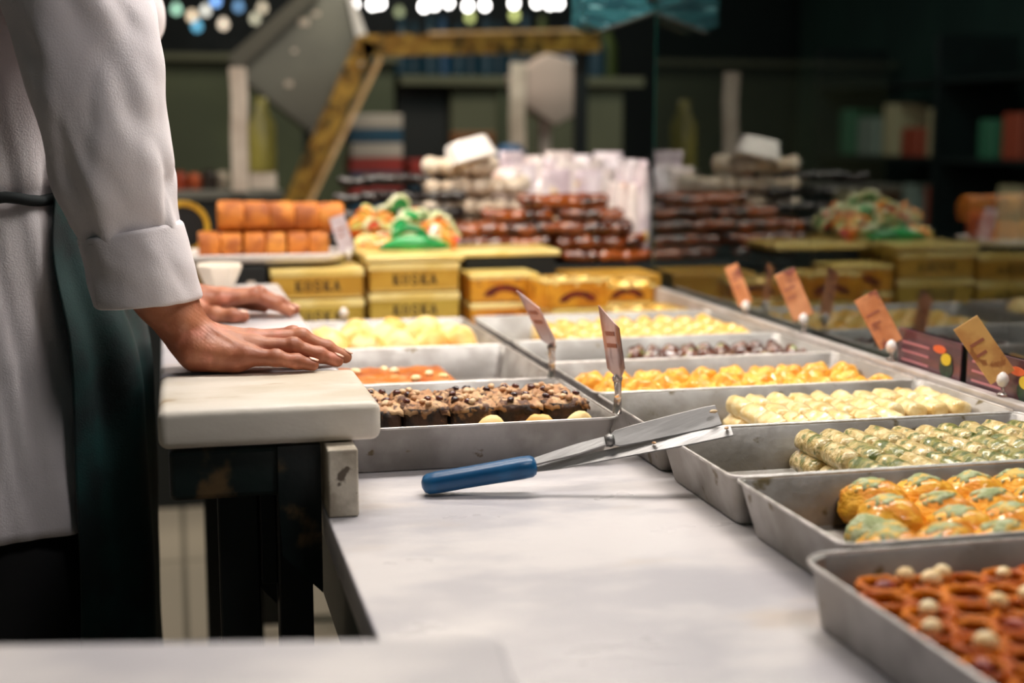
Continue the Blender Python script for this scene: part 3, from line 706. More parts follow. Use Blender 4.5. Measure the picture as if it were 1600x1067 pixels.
atin(.728, 2.60, ZC+.053, .128, .052, .10, .13, 'open amber tin of foil wrapped bars on top of the middle pair', True)
atin(.862, 2.545, ZC, .140, .050, .10, .12, 'open amber tin of foil wrapped bars standing alone by the glass rail', True)
atin(.840, 2.66, ZC, .120, .052, .09, .1, 'amber tin half hidden behind the open tins, lower one')
atin(.852, 2.67, ZC+.053, .120, .030, .09, .1, 'flat open amber tin behind the other open tins', True)
big = MB().box(.565, .750, 2.77, 2.93, ZC+.0006, .922, .003).build('shade_block', M_dark); tag(big, 'dark block standing in for the shade behind the small amber tins', 'shade block')  # dark block put in for the shade seen between the tins
big = MB().box(.550, .760, 2.765, 2.93, .9226, .934, .003).build('flat_gold_box', M_goldl); tag(big, 'flat pale gold box behind the small amber tins, below the brown candy strings', 'box')
big = MB().box(.795, .980, 2.78, 2.93, ZC+.0006, .878, .003).build('gold_box', M_gold); tag(big, 'gold box behind the amber tins, next to the glass', 'box')

# ------------------------------------------------------------------ back display step and the heaps on it
ds = MB().box(-.10, 1.35, 2.94, 3.42, ZC+.0006, .885, .004).build('display_step', M_dark); tag(ds, 'dark raised step carrying the heaps of candy', 'display step')
# brown walnut candy strings
def string_mesh(L_, r, seed, bend=.01):
    b = MB(); rg = []; m = int(L_/.006); n = 14
    for i in range(m+1):
        t = i/m; x = (t-.5)*L_; lump = 1+.07*math.sin(t*L_/.030*2*PI*.5+seed)+.42*nz((x*75, seed, 0))+.12*nz((x*190, seed, 4))
        e = min(t, 1-t)*L_/r; cap = math.sqrt(max(.02, 1-max(0, 1-e)**2)) if e < 1 else 1
        cy = bend*math.sin(t*PI*1.3+seed)+.004*nz((x*20, 5, seed)); cz = .006*nz((x*14, 9, seed))
        rg.append([(x, cy+r*lump*cap*math.cos(2*PI*k/n)*(1+.16*nz((math.cos(2*PI*k/n)*1.4, x*80, seed))), cz+r*lump*cap*math.sin(2*PI*k/n)) for k in range(n)])
    b.rings(rg); return mesh(b.v, b.f, 'string')
ms = [proto('s', string_mesh(.195+.006*(s % 3), .0140, s+130, .004), M_sucuk) for s in range(6)]
rk = random.Random(5); layers = [(.902, .575, 1.02, 5), (.932, .59, 1.01, 5), (.962, .60, .99, 4), (.992, .66, .965, 4), (1.020, .74, .93, 3)]
for li, (z, x0, x1, nrow) in enumerate(layers):
    for j in range(nrow):
        two = x1-x0 > .30; hl = .102 if x1-x0 > .38 else (x1-x0)/4
        for xx in ((x0+hl, x1-hl) if two else ((x0+x1)/2,)):
            put('candy_string', ms[rk.randrange(6)], (xx+rk.uniform(-.004, .004), 2.965+j*.038+li*.006, z), rk.uniform(-.05, .05), 'glossy brown walnut candy string in the heap beside the glass', 'candy', 'brown walnut candy strings', ry=rk.uniform(-.03, .03), sc=(hl/.102 if two else 1))
# black candy strings
mb = [proto('s', string_mesh(.15, .013, s+150, .006), M_blackc) for s in range(4)]
for i in range(16):
    put('black_candy_string', mb[i % 4], (.42+(i % 4)*.050+rk.uniform(-.01, .01), 3.09+(i//4)*.02+rk.uniform(-.01, .01), .955+(i//4)*.036), rk.uniform(-.5, .6), 'dark black candy string in the heap behind the jellies', 'candy', 'black candy strings')
bx = MB().box(.33, .56, 3.04, 3.24, .8856, .942, .004).build('black_tray', M_black); tag(bx, 'black tray under the dark candy strings', 'tray')
# powdered white rolls
mw = [proto('s', string_mesh(.125, .0185, s+170, .004), M_powder) for s in range(4)]
for i in range(28):
    l_ = i//6; 
    put('powdered_roll', mw[i % 4], (.572+(i % 6)*.050-(i % 6)*l_*.004+l_*.004, 3.165+rk.uniform(-.006, .006)+(i % 6)*.004, .908+l_*.046), rk.uniform(.95, 1.1), 'white powdered nut roll in the heap behind the brown strings', 'candy', 'powdered white rolls', ry=rk.uniform(-.03, .06))
# white plastic container on top
b = MB(); 
def ccr(i, zz): return [(a, c, zz) for a, c in rrect(-.052+i, .052-i, -.040+i, .040-i, .014, 5)]
b.rings([ccr(.012, 0), ccr(.009, .003), ccr(0, .044), ccr(-.003, .046), ccr(-.003, .049), ccr(.002, .050)])
o = autosmooth(b.build('plastic_tub', M_white), 40); o.location = (.640, 3.14, 1.150); o.rotation_euler = (PI-.25, -.22, .3); tag(o, 'white plastic tub tipped over on the heap of powdered rolls', 'tub')
# wrapped packets
def pack_mesh(seed, w_=.060, h=.17, d_=.03):
    b = MB(); rg = []
    for i in range(15):
        t = i/14; z = t*h; th = d_/2*math.sin(PI*min(max(t, .02), .98))**.35; ww = w_/2*(1+.05*nz((t*4, seed, 1)))
        rg.append([(ww*math.copysign(abs(math.cos(2*PI*k/24))**.7, math.cos(2*PI*k/24)), th*math.copysign(abs(math.sin(2*PI*k/24))**.9, math.sin(2*PI*k/24))+.004*nz((k*.6, t*5, seed)), z+.003*nz((k, t*6, seed))) for k in range(24)])
    b.rings(rg); return mesh(b.v, b.f, 'pack')
mq = [proto('p', pack_mesh(s), M_pack if s % 2 == 0 else M_pack2) for s in range(4)]
for i in range(14):
    r_ = i//7
    put('wrapped_packet', mq[i % 4], (.775+(i % 7)*.040+(.02 if r_ else 0), 3.30+r_*.045, .8862+r_*.03), rk.uniform(-.6, .6), 'white wrapped packet with orange print standing behind the brown strings', 'packet', 'wrapped packets', tilt=rk.uniform(-.1, .02), sc=1.17+.05*math.sin(i*2))
for i in range(8):
    put('wrapped_packet', mq[i % 4], (1.000+rk.uniform(-.006, .010)+(i % 2)*.03, 3.05+(i//2)*.055, .8862), 1.4+rk.uniform(-.2, .2), 'white crinkled packet lying beside the brown strings at the end of the glass', 'packet', 'packets at the glass end', sc=1.0+.30*(i % 2))
# jelly candies
jt = MB().box(.345, .575, 2.94, 3.035, .8856, .936, .004).build('candy_tray', M_olivegold); tag(jt, 'green gold box behind the middle lettered tins, under the jellies', 'box')
def jring(r, s_, m1, m2, half=False):
    t = empty('jelly_slice'); n = 20
    b = MB(); pts = [(r*math.cos(PI*k/10), 0, r*math.sin(PI*k/10)) for k in range(11 if half else 20)]
    if half:
        b.tube(pts, s_, 10, ref=(0, 1, 0)); b.build('rind', m2, t, True)
        b = MB(); b.prism([(x*.9, z*.9) for x, _, z in pts], -s_*.8, s_*.8); b.build('jelly', m1, t)
    return t
jc = [jring(.022, .0055, M_jg, M_jw, True), jring(.020, .005, M_jo, M_jy, True), jring(.020, .005, M_jr, M_jw, True), jring(.021, .005, M_jy, M_jo, True)]
jl = ['green jelly slice with pale rind', 'orange jelly slice with yellow rind', 'red jelly slice with pale rind', 'yellow jelly slice with orange rind']
jg = ['green jelly slices', 'orange jelly slices', 'red jelly slices', 'yellow jelly slices']
ju = [False]*4; rj = random.Random(11)
for i in range(52):
    u = ((i*7) % 18)/17; x = .372+.185*u; l_ = i//18
    env = .45+.55*math.sin(PI*(u*.9+.12))**1.0*(1+.5*math.sin(u*17))
    k = rj.choice((1, 1, 3, 2)) if u < .3 else (rj.choice((0, 0, 0, 3)) if u < .75 else rj.choice((2, 3, 0, 2)))
    loc = (x+rj.uniform(-.006, .006), 2.82+rj.uniform(0, .12)+l_*.035, .940+l_*.026*env+rj.uniform(0, .012)); rot = (rj.uniform(-.9, .9), rj.uniform(-.8, .8), rj.uniform(-.9, .9))
    if not ju[k]: o = jc[k]; ju[k] = True; o.location = loc; o.rotation_euler = rot; tag(o, jl[k]+' in the bright heap above the lettered tins', 'jelly', jg[k])
    else: copy_tree(jc[k], loc, rot, label=jl[k]+' in the bright heap above the lettered tins', group=jg[k])
b = MB(); rg = []
for i in range(17):
    t = i/16; x = (t-.5)*.14; hw = .020*math.sin(PI*t)**.6+.0015
    rg.append([(x, -hw, .004*math.sin(t*9)), (x, -hw*.5, .006+.02*math.sin(PI*t)), (x, hw*.5, .006+.02*math.sin(PI*t)), (x, hw, .004*math.sin(t*7)), (x, 0, -.002)])
b.rings(rg); lf = b.build('green_jelly_strip', M_jg, None, True, (.465, 2.795, .9405), (.1, 0, 0)); tag(lf, 'broad bright green jelly strip lying at the front of the heap', 'jelly')
b = MB(); lf2 = b.tube([(.035*math.cos(a), 0, .035*math.sin(a)) for a in [PI*k/12 for k in range(13)]], .0085, 10, ref=(0, 1, 0)).build('green_jelly_arch', M_jg, None, True, (.462, 2.825, .945), (.25, 0, -.2)); tag(lf2, 'arched green jelly standing above the broad green strip', 'jelly')

# ------------------------------------------------------------------ sponge rolls on their plate
dbx = MB().box(-.02, .106, 2.665, 2.90, ZC+.0006, .922, .004).build('carton', mat('brown carton', S(120, 92, 44), S(100, 76, 34), scale=6, rough=.5)); tag(dbx, 'brown gold carton behind the white cup', 'carton')
dbx = MB().box(.110, .166, 2.67, 2.90, ZC+.0006, .922, .003).build('dark_box', M_black); tag(dbx, 'dark upright box with pale emblem between carton and lettered tins', 'box')
pl_ = MB().lathe([(.0005, 0), (.012, 0), (.012, .001), (.0005, .0015)], 6); 
em = link('emblem', mesh(pl_.v, pl_.f), M_offw, None, False); em.location = (.138-.138, 0, 0); em.rotation_euler = (PI/2, 0, 0); em.location = (.138, 2.6695, .885); em.parent = dbx
b = MB()
def plr(i, zz): return [(a, c, zz) for a, c in rrect(-.168+i, .168-i, -.085+i, .085-i, .045, 8)]
b.rings([plr(.016, 0), plr(.008, .002), plr(.001, .010), plr(0, .016), plr(.003, .0175), plr(.008, .016), plr(.030, .005)])
o = autosmooth(b.build('serving_plate', M_white), 50); o.location = (.150, 2.755, .9265); tag(o, 'white oblong plate carrying the orange sponge rolls', 'plate')
def sroll(r, L_, seed):
    b = MB(); rg = []; n = 28
    for i, (f, q) in enumerate(((-.5, .84), (-.47, .95), (-.40, 1), (-.2, 1.01), (0, 1), (.2, 1.01), (.40, 1), (.47, .95), (.5, .84))):
        rg.append([(f*L_, r*q*math.cos(2*PI*k/n)*(1+.03*nz((math.cos(2*PI*k/n)*2, math.sin(2*PI*k/n)*2, f+seed))), r*q*math.sin(2*PI*k/n)) for k in range(n)])
    b.rings(rg); return proto('r', mesh(b.v, b.f), M_rollc)
u5 = ['leftmost', 'second', 'middle', 'fourth', 'rightmost', 'rightmost']
mr = [sroll(.030, .050, s) for s in range(3)]; mr2 = [sroll(.0235, .039, s+5) for s in range(3)]
for i in range(5):
    put('sponge_roll', mr[i % 3], (.108+i*.0475, 2.775, .9335+.047+.030-.001-(i*.0012)), 0, 'fat orange sponge roll of the upper row, %s of five' % u5[i], 'cake', 'upper sponge rolls', tilt=i*1.3, sc=1.0)
u6 = ['leftmost', 'second', 'third', 'fourth', 'fifth', 'rightmost']
for i in range(6):
    put('sponge_roll', mr2[i % 3], (.066+i*.0395+(.004 if i > 1 else 0)+(.003 if i > 3 else 0), 2.748, .9335+.0235), 0, 'orange sponge roll of the lower row, %s of six' % u6[i], 'cake', 'lower sponge rolls', tilt=i*1.1)
for i in range(6):
    put('sponge_roll', mr2[i % 3], (.066+i*.0395, 2.798, .9335+.0235), 0, 'orange sponge roll lying behind the lower row', 'cake', 'rear sponge rolls', tilt=i*1.7)
t = ptag((.322, 2.695, .9285), .15, 'white price tag leaning left at the right end of the sponge roll plate', mat('white price card', S(222, 210, 216), S(196, 178, 184), scale=20, rough=.3), .030, .070, .05, .004, -.30)
tp = MB(); rg = []
n = 32
for k in range(n):
    a = 2*PI*k/n; c_, s_ = math.cos(a), math.sin(a)
    rg.append([(ro*c_, yy, ro*s_) for ro, yy in ((.042, -.014), (.053, -.014), (.053, .014), (.042, .014))])
vs = [p for q in rg for p in q]; fs = [(k*4+j, k*4+(j+1) % 4, ((k+1) % n)*4+(j+1) % 4, ((k+1) % n)*4+j) for k in range(n) for j in range(4)]
t = empty('tape_roll', (.020, 2.92, .9285+.052), 0, 'yellow ribbon reel with black core left of the sponge rolls', 'reel')
a_ = MB(); a_.add(vs, fs); a_.build('ribbon', mat('yellow ribbon', S(212, 168, 50), S(180, 134, 34), scale=20, rough=.3), t, 'auto' == '')
MB().lathe([(.0005, -.010), (.0418, -.010), (.0418, .010), (.0005, .010)], 28).build('core', M_black, t, False, None, (PI/2, 0, 0))
shf = MB().box(-.35, .11, 2.905, 2.935, ZC+.0006, .928, .003).build('dark_box', M_black); tag(shf, 'long dark box beneath the yellow ribbon reel', 'box')
# white cup on the slab
b = MB(); h = 8
def oc(r_, z): return [(r_*math.cos(2*PI*k/h+PI/8), r_*math.sin(2*PI*k/h+PI/8), z) for k in range(h)]
b.rings([oc(.024, 0), oc(.040, .034), oc(.041, .040), oc(.0385, .042), oc(.036, .040), oc(.022, .004)])
o = b.build('foam_cup', mat('cream foam', S(240, 228, 212), rough=.5)); o.location = (.076, 2.515, .9005); tag(o, 'small cream octagonal cup at the far end of the marble slab', 'cup')

# ------------------------------------------------------------------ behind: gilded bar, tilted housings
t = empty('gilded_frame', (.24, 3.50, .886), 0, 'gold patterned bar frame bent over the heaps of sweets', 'frame')
def bar(name, p, q, w_, d_, m):
    p, q = Vector(p), Vector(q); t_ = (q-p).normalized(); n_ = Vector((0, 1, 0)); s_ = t_.cross(n_).normalized(); o_ = Vector(t.location)
    b = MB(); b.rings([[c+s_*a*w_/2+n_*e*d_/2-o_ for a, e in ((1, 1), (1, -1), (-1, -1), (-1, 1))] for c in (p, q)]); return b.build(name, m, t)
bar('upper_bar', (.455, 3.48, 1.374), (1.05, 3.48, 1.392), .050, .04, M_brass)
bar('rear_post', (1.02, 3.53, .364), (1.02, 3.53, 1.39), .03, .03, M_dark)
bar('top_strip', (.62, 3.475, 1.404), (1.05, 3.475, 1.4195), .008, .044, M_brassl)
bar('slanting_bar', (.26, 3.48, .94), (.470, 3.48, 1.385), .050, .04, M_brass)
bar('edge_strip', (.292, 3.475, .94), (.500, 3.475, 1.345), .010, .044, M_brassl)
MB().lathe([(.0005, -.002), (.005, -.002), (.005, .002), (.0005, .003)], 10).build('screw', M_rim, t, False, Vector((.452, 3.457, 1.33))-Vector(t.location), (PI/2, 0, 0))
M_hous = mat('grey housing plastic', S(116, 114, 104), S(106, 104, 96), scale=5, rough=.6); M_housw = mat('pale housing plastic', S(186, 164, 154), rough=.55)
def housing(loc, pts, label, m, side, dep, spots_, post=True):
    t = empty('tilted_housing', loc, 0, label, 'housing'); o_ = Vector(loc)
    pl = [(x-o_.x, z-o_.z) for x, z in pts]
    bm = bmesh.new(); b = MB(); b.prism(pl, -dep/2, dep/2); me = mesh(b.v, b.f); bm.from_mesh(me); bmesh.ops.recalc_face_normals(bm, faces=bm.faces[:]); bmesh.ops.bevel(bm, geom=bm.edges[:], offset=.006, segments=3, profile=.5, affect='EDGES'); bm.to_mesh(me); bm.free()
    autosmooth(link('case', me, m, t), 40)
    for (x, z, r_) in spots_:
        MB().box(x-r_, x+r_, -dep/2-.001, -dep/2, z-r_*.7, z+r_*.7, .0004, 1).build('sticker', M_offw, t)
    return t
frame_root = t
h1 = housing((.30, 3.66, .886), [(.150, 1.350), (.345, 1.515), (.435, 1.50), (.465, 1.39), (.345, 1.165), (.170, 1.30)], 'large grey tilted housing on a post behind the gilded frame', M_hous, None, .14, [(.06, .57, .008), (.03, .55, .012), (.005, .48, .006), (-.01, .40, .009)])
MB().prism([(.150-.30-.006, 1.350-.886), (.345-.30, 1.524-.886), (.37-.30, 1.50-.886), (.165-.30, 1.315-.886)], -.082, -.069).build('cover_strip', mat('housing cover', S(92, 88, 78), rough=.6), h1)
MB().box(.03, .06, -.01, .02, -.522, .32).build('post', M_dark, h1)
MB().prism([(.437-.30, 1.505-.886), (.450-.30, 1.50-.886), (.487-.30, 1.40-.886), (.465-.30, 1.37-.886)], -.075, .06).build('lit_side_strip', M_white, h1)  # white strip paints the light on the case's right side
MB().prism([(.467-.30, 1.385-.886), (.475-.30, 1.375-.886), (.356-.30, 1.155-.886), (.345-.30, 1.163-.886)], -.075, .06).build('lit_side_strip', M_white, h1)  # added pale strip, stands for the lit lower right edge
h2 = housing((.97, 3.75, .886), [(.885, 1.315), (.980, 1.375), (1.035, 1.36), (1.072, 1.29), (1.060, 1.215), (1.000, 1.185), (.905, 1.245)], 'smaller pale tilted housing on a post, hanging below the gold bar', M_housw, None, .10, [])
MB().prism([(1.037-.97, 1.362-.886), (1.046-.97, 1.357-.886), (1.084-.97, 1.29-.886), (1.074-.97, 1.28-.886)], -.055, .05).build('lit_side_strip', M_white, h2)  # white sliver paints the lit right side of this case
MB().box(.00, .028, -.01, .02, -.522, .34).build('post', M_housw, h2)
CAMP = Vector((0, 0, 1.17))
for q in (frame_root, h1, h2):
    q.location = CAMP+(q.location-CAMP)*1.45; q.scale = (1.45, 1.45, 1.45)
def hang(x, y, z0, z1, w_, label, m=M_offw):
    b = MB(); rg = []
    for i in range(9):
        z = z1+(z0-z1)*i/8; dx = .006*nz((z*9, x, 0)); rg.append([(dx-w_/2, -.004, z-z0), (dx+w_/2, -.004, z-z0), (dx+w_/2, .004, z-z0), (dx-w_/2, .004, z-z0)])
    b.rings(rg); o = b.build('paper_strip', m, None, False, (x, y, z0)); return tag(o, label, 'strip')
# back cabinets
cab = empty('back_cabinet', (.3, 6.0, 0), 0, 'wide olive green cabinet front behind the left part of the display', 'cabinet')
def cbox(p, name, x0, x1, y0, y1, z0, z1, m): o_ = p.location; return MB().box(x0-o_.x, x1-o_.x, y0-o_.y, y1-o_.y, z0-o_.z, z1-o_.z, .003, 1).build(name, m, p)
cbox(cab, 'cabinet_front', -1.2, .92, 5.98, 6.4, 0, 1.45, M_olive); cbox(cab, 'top_ledge', -1.22, .93, 5.93, 6.42, 1.451, 1.48, M_olive_l)
cab2 = empty('back_cabinet', (1.4, 6.0, 0), 0, 'paler olive cabinet behind the wrapped packets with dark doorway at its left', 'cabinet')
cbox(cab2, 'cabinet_front', 1.16, 1.92, 5.98, 6.4, 0, 1.36, M_olive_l); cbox(cab2, 'top_ledge', .94, 2.0, 5.93, 6.42, 1.361, 1.40, M_olive_l)
cbox(cab2, 'door_gap', .94, 1.155, 6.02, 6.4, 0, 1.36, M_black); cbox(cab2, 'upright', 1.36, 1.39, 5.96, 5.979, 0, 1.36, M_olive)
shelf = empty('back_shelf', (-.05, 4.6, 0), 0, 'dark shelf with small jars seen left, just above the sponge rolls', 'shelf')
cbox(shelf, 'shelf_board', -.45, .335, 4.45, 4.8, .965, .99, M_hous); cbox(shelf, 'shelf_front', -.45, .335, 4.47, 4.79, 0, .964, M_dark)
mj = [mat('jar %s' % i, c, rough=.35, coat=.3) for i, c in enumerate((S(150, 56, 28), S(40, 30, 24), S(190, 90, 50), S(206, 190, 170), S(30, 60, 66)))]
b = MB(); b.lathe([(.0005, 0), (.024, 0), (.026, .01), (.026, .045), (.018, .055), (.019, .062), (.0005, .064)], 14); jm = mesh(b.v, b.f)
jm_l = []
for i in range(5):
    q = jm.copy(); q.materials.append(mj[i]); jm_l.append(q)
order = [0, 1, 0, 2, 1, 3]
jn = ['rust red', 'black', 'orange brown', 'pale', 'dark teal']
for i, k in enumerate(order):
    put('jar', jm_l[k], (-.06+i*.044, 4.56+.03*(i % 2), .9905), 0, 'small %s jar on the dark back shelf' % jn[k], 'jar', '%s jars on the back shelf' % jn[k], sc=.8+.2*((i*5) % 3)/2)
hang(.205, 4.4, .991, 1.36, .05, 'hanging pale paper strip left of the yellow bottle')
bt = MB().lathe([(.0005, 0), (.040, 0), (.043, .012), (.043, .15), (.02, .2), (.019, .235), (.0005, .236)], 18); o = bt.build('yellow_bottle', mat('dull yellow plastic', S(150, 140, 66), S(120, 112, 50), scale=6, rough=.4), None, True, (.285, 4.62, .9905+.05)); tag(o, 'dull yellow bottle standing behind the paper strip', 'bottle')
o = MB().box(.245, .325, 4.58, 4.66, .9905, 1.0395, .003).build('white_box', M_offw); tag(o, 'low pale box beneath the dull yellow bottle', 'box')
hang(1.30, 5.36, 1.075, 1.43, .06, 'pale twisted paper strip left of the smaller pale housing')
# striped and coloured cartons
o_names = [('red', S(150, 44, 36)), ('white', S(180, 170, 160)), ('blue', S(20, 70, 96))]
def stack(x, y, w_, seq, hh, what):
    z = .80
    for i, (nme, c) in enumerate(seq):
        o = MB().box(x-w_/2+.004*(i % 2), x+w_/2, y-.1, y+.1, z+.0004, z+hh, .004).build('carton', mat('carton '+nme, c, rough=.5)); z += hh+.0004
        tag(o, '%s carton, number %d from the top in the %s' % (nme, len(seq)-i, what) if False else '%s carton, %s of the %s' % (nme, ['lowest', 'second lowest', 'third lowest', 'fourth from below', 'fifth from below', 'sixth from below', 'seventh from below', 'topmost'][i if i < len(seq)-1 else 7], what), 'carton', what)
A_, B_, C_ = o_names
tb = MB().box(.6, 1.2, 5.3, 5.7, 0, .799, .004).build('back_table', M_dark); tag(tb, 'dark table under the striped cartons', 'table')
stack(.76, 5.5, .20, [B_, C_, A_, C_, A_, B_, C_, B_], .054, 'striped carton stack')
stack(.96, 5.5, .14, [C_, B_, C_, C_, A_], .052, 'short red and blue carton stack')
stack(1.28, 5.5, .0, [], .05, '')
bb = MB().box(.912, 1.04, 4.60, 4.72, .8, 1.17, .004).build('brown_box', mat('brown board', S(128, 84, 48), rough=.6)); tag(bb, 'brown cardboard box behind the white tipped tub', 'box')
bb = MB().box(.90, 1.10, 4.56, 4.98, 0, .799, .004).build('back_table', M_dark); tag(bb, 'dark table under the brown cardboard box', 'table')
bl = MB().lathe([(.0005, 0), (.05, 0), (.055, .02), (.05, .14), (.03, .17), (.0005, .172)], 18).build('blue_jar', mat('blue jar', S(34, 92, 140), rough=.4), None, True, (1.02, 4.3, .96)); tag(bl, 'blue jar between the white heap and the packets', 'jar')
bb = MB().box(.9, 1.35, 4.1, 4.5, 0, .9595, .004).build('back_stand', M_dark); tag(bb, 'dark stand below the blue jar', 'stand')
# bottles on the back shelf, top
cl = [S(24, 60, 90), S(150, 160, 170), S(60, 70, 30), S(16, 46, 60), S(120, 110, 60), S(130, 90, 80)]
nm_ = ['deep blue', 'pale grey', 'olive', 'dark teal', 'mustard', 'pink']
b = MB(); b.lathe([(.0005, 0), (.045, 0), (.05, .02), (.05, .16), (.02, .23), (.02, .29), (.0005, .292)], 16); bm_ = mesh(b.v, b.f); bml = []
for i, c in enumerate(cl):
    q = bm_.copy(); q.materials.append(mat('bottle '+nm_[i], c, rough=.3)); bml.append(q)
rb = random.Random(3)
for i in range(16):
    k = rb.choice((0, 0, 3, 3, 3, 1, 2, 3)); x = .98+i*.062
    put('bottle', bml[k], (x, 6.15+.05*(i % 2), 1.4005), 0, '%s bottle on top of the pale olive cabinet' % nm_[k], 'bottle', '%s bottles on the cabinet' % nm_[k], sc=rb.uniform(.7, 1.0))
# hanging bulbs and far lights
def bulb(x, y, z, c, e, label, grp, r=.022):
    t = empty('hanging_bulb', (x, y, z), 0, label, 'lamp', grp)
    b = MB(); b.lathe([(.0005, -r), (r*.7, -r*.7), (r, 0), (r*.7, r*.75), (r*.35, r*1.3), (.0005, r*1.35)], 12); b.build('bulb', mat('lit bulb', c, emit=c, estr=e), t, True)
    MB().tube([(0, 0, r*1.3), (0, 0, 3.3-z)], .003, 6).build('cord', M_black, t)
WB = (1, .96, .93, 1)
def px2(px, py, y):
    a = math.atan((px-800)/2246.)+YAW; x = y*math.tan(a); k = math.hypot(x, y)*math.cos(a-YAW)
    return x, 1.17+(205-py-7)/2222*k*1.01
for px, py in ((497, 6), (537, 10), (556, 9), (585, 9), (597, 7), (664, 12), (680, 9), (702, 6), (732, 11), (758, 10), (803, 7), (838, 6), (858, 8), (872, 7)):
    x, z = px2(px, py, 8.6); bulb(x, 8.6, z, WB, 10, 'bright white bulb in the row along the top of the picture', 'white bulbs along the top')
for px, py, c, nme in ((282, 16, (.35, .62, .45, 1), 'greenish'), (306, 26, (.8, .62, .42, 1), 'amber'), (327, 18, (.7, .68, .6, 1), 'pale'), (343, 4, (.25, .5, 1, 1), 'blue'), (313, 41, (.12, .38, .55, 1), 'teal blue'), (354, 38, (.8, .66, .5, 1), 'warm pale'), (378, 12, (.12, .24, .4, 1), 'dim blue'), (403, 30, (.45, .42, .3, 1), 'dim warm'), (415, 14, (.5, .42, .3, 1), 'dim amber'), (626, 20, (.2, .22, .12, 1), 'dim olive'), (735, 28, (.42, .46, .16, 1), 'yellow green'), (804, 25, (.44, .48, .16, 1), 'yellow green high')):
    yb = 8.7+.12*(px % 4); x, z = px2(px, py, yb); bulb(x, yb, z, c, 1.9, '%s far light at the top left of the picture' % nme if px < 500 else '%s glow below the white bulbs' % nme + (' further right' if px > 780 else ''), None, .026)

# ------------------------------------------------------------------ the person
def nets(f, lo, hi, h):
    """surface nets: polygon skin of the zero level of f"""
    lo = np.array(lo, float); n = np.ceil((np.array(hi)-lo)/h).astype(int)+1
    g = [lo[i]+h*np.arange(n[i]) for i in range(3)]
    X_, Y_, Z_ = np.meshgrid(*g, indexing='ij'); V = f(X_, Y_, Z_).astype(np.float32)
    ins = V < 0
    c = np.zeros(tuple(n-1), int)
    cs = [(i, j, k) for i in (0, 1) for j in (0, 1) for k in (0, 1)]
    sl = lambda A, o_: A[o_[0]:A.shape[0]-1+o_[0], o_[1]:A.shape[1]-1+o_[1], o_[2]:A.shape[2]-1+o_[2]]
    for o_ in cs: c += sl(ins, o_)
    act = (c > 0) & (c < 8); idx = -np.ones(c.shape, int); idx[act] = np.arange(act.sum())
    ijk = np.argwhere(act); acc = np.zeros((len(ijk), 3)); cnt = np.zeros(len(ijk))
    for a in range(8):
        for ax_ in range(3):
            p = cs[a]
            if p[ax_]: continue
            q = list(p); q[ax_] = 1
            va = V[ijk[:, 0]+p[0], ijk[:, 1]+p[1], ijk[:, 2]+p[2]]; vb = V[ijk[:, 0]+q[0], ijk[:, 1]+q[1], ijk[:, 2]+q[2]]
            m_ = (va < 0) != (vb < 0); t = np.where(m_, va/np.where(m_, va-vb, 1), 0)
            pt = np.tile(np.array(p, float), (len(ijk), 1)); pt[:, ax_] += t
            acc[m_] += pt[m_]; cnt[m_] += 1
    pos_ = (ijk+acc/cnt[:, None])*h+lo
    faces = []
    for ax_ in range(3):
        b1, b2 = [(1, 2), (2, 0), (0, 1)][ax_]
        A0 = [slice(None)]*3; A1 = [slice(None)]*3; A0[ax_] = slice(0, -1); A1[ax_] = slice(1, None)
        va, vb = ins[tuple(A0)], ins[tuple(A1)]; ed = np.argwhere(va != vb); 
        ok = (ed[:, b1] > 0) & (ed[:, b2] > 0) & (ed[:, b1] < n[b1]-1) & (ed[:, b2] < n[b2]-1); ed = ed[ok]
        q = []
        for d1, d2 in ((-1, -1), (0, -1), (0, 0), (-1, 0)):
            e = ed.copy(); e[:, b1] += d1; e[:, b2] += d2; q.append(idx[e[:, 0], e[:, 1], e[:, 2]])
        q = np.stack(q, 1); flip = ~va[tuple(ed.T)]; q[flip] = q[flip][:, ::-1]; faces.append(q)
    return pos_, np.concatenate(faces)
def cone(X_, Y_, Z_, a, b, ra, rb_, sy=1):
    a = np.array(a, float); b = np.array(b, float); d = b-a; L2 = d@d
    t = np.clip(((X_-a[0])*d[0]+(Y_-a[1])*d[1]+(Z_-a[2])*d[2])/max(L2, 1e-9), 0, 1)
    return np.sqrt((X_-a[0]-t*d[0])**2+(Y_-a[1]-t*d[1])**2+(Z_-a[2]-t*d[2])**2)-(ra+(rb_-ra)*t)
def ell(X_, Y_, Z_, c, r_):
    k0 = np.sqrt(((X_-c[0])/r_[0])**2+((Y_-c[1])/r_[1])**2+((Z_-c[2])/r_[2])**2)
    return (k0-1)*min(r_)
def smin(a, b, k):
    h_ = np.clip(.5+.5*(b-a)/k, 0, 1); return b*(1-h_)+a*h_-k*h_*(1-h_)
WR = (.012, 1.640, .944)
FING = {
 'little': ([(.076, 1.606, .9195), (.108, 1.600, .9175), (.131, 1.600, .9125), (.149, 1.601, .9082)], [.0112, .0092, .0083, .0073]),
 'ring':   ([(.084, 1.622, .928), (.129, 1.6175, .9275), (.158, 1.618, .9165), (.179, 1.620, .9088)], [.0118, .0099, .0088, .0077]),
 'middle': ([(.088, 1.641, .932), (.140, 1.638, .9345), (.169, 1.639, .9205), (.191, 1.641, .9095)], [.0122, .0102, .0090, .0079]),
 'index':  ([(.085, 1.661, .930), (.132, 1.660, .9345), (.161, 1.661, .9205), (.182, 1.662, .9095)], [.0122, .0101, .0089, .0079]),
 'thumb':  ([(.048, 1.678, .915), (.074, 1.694, .912), (.098, 1.702, .9105), (.114, 1.705, .9095)], [.0140, .0112, .0100, .0085]),
}
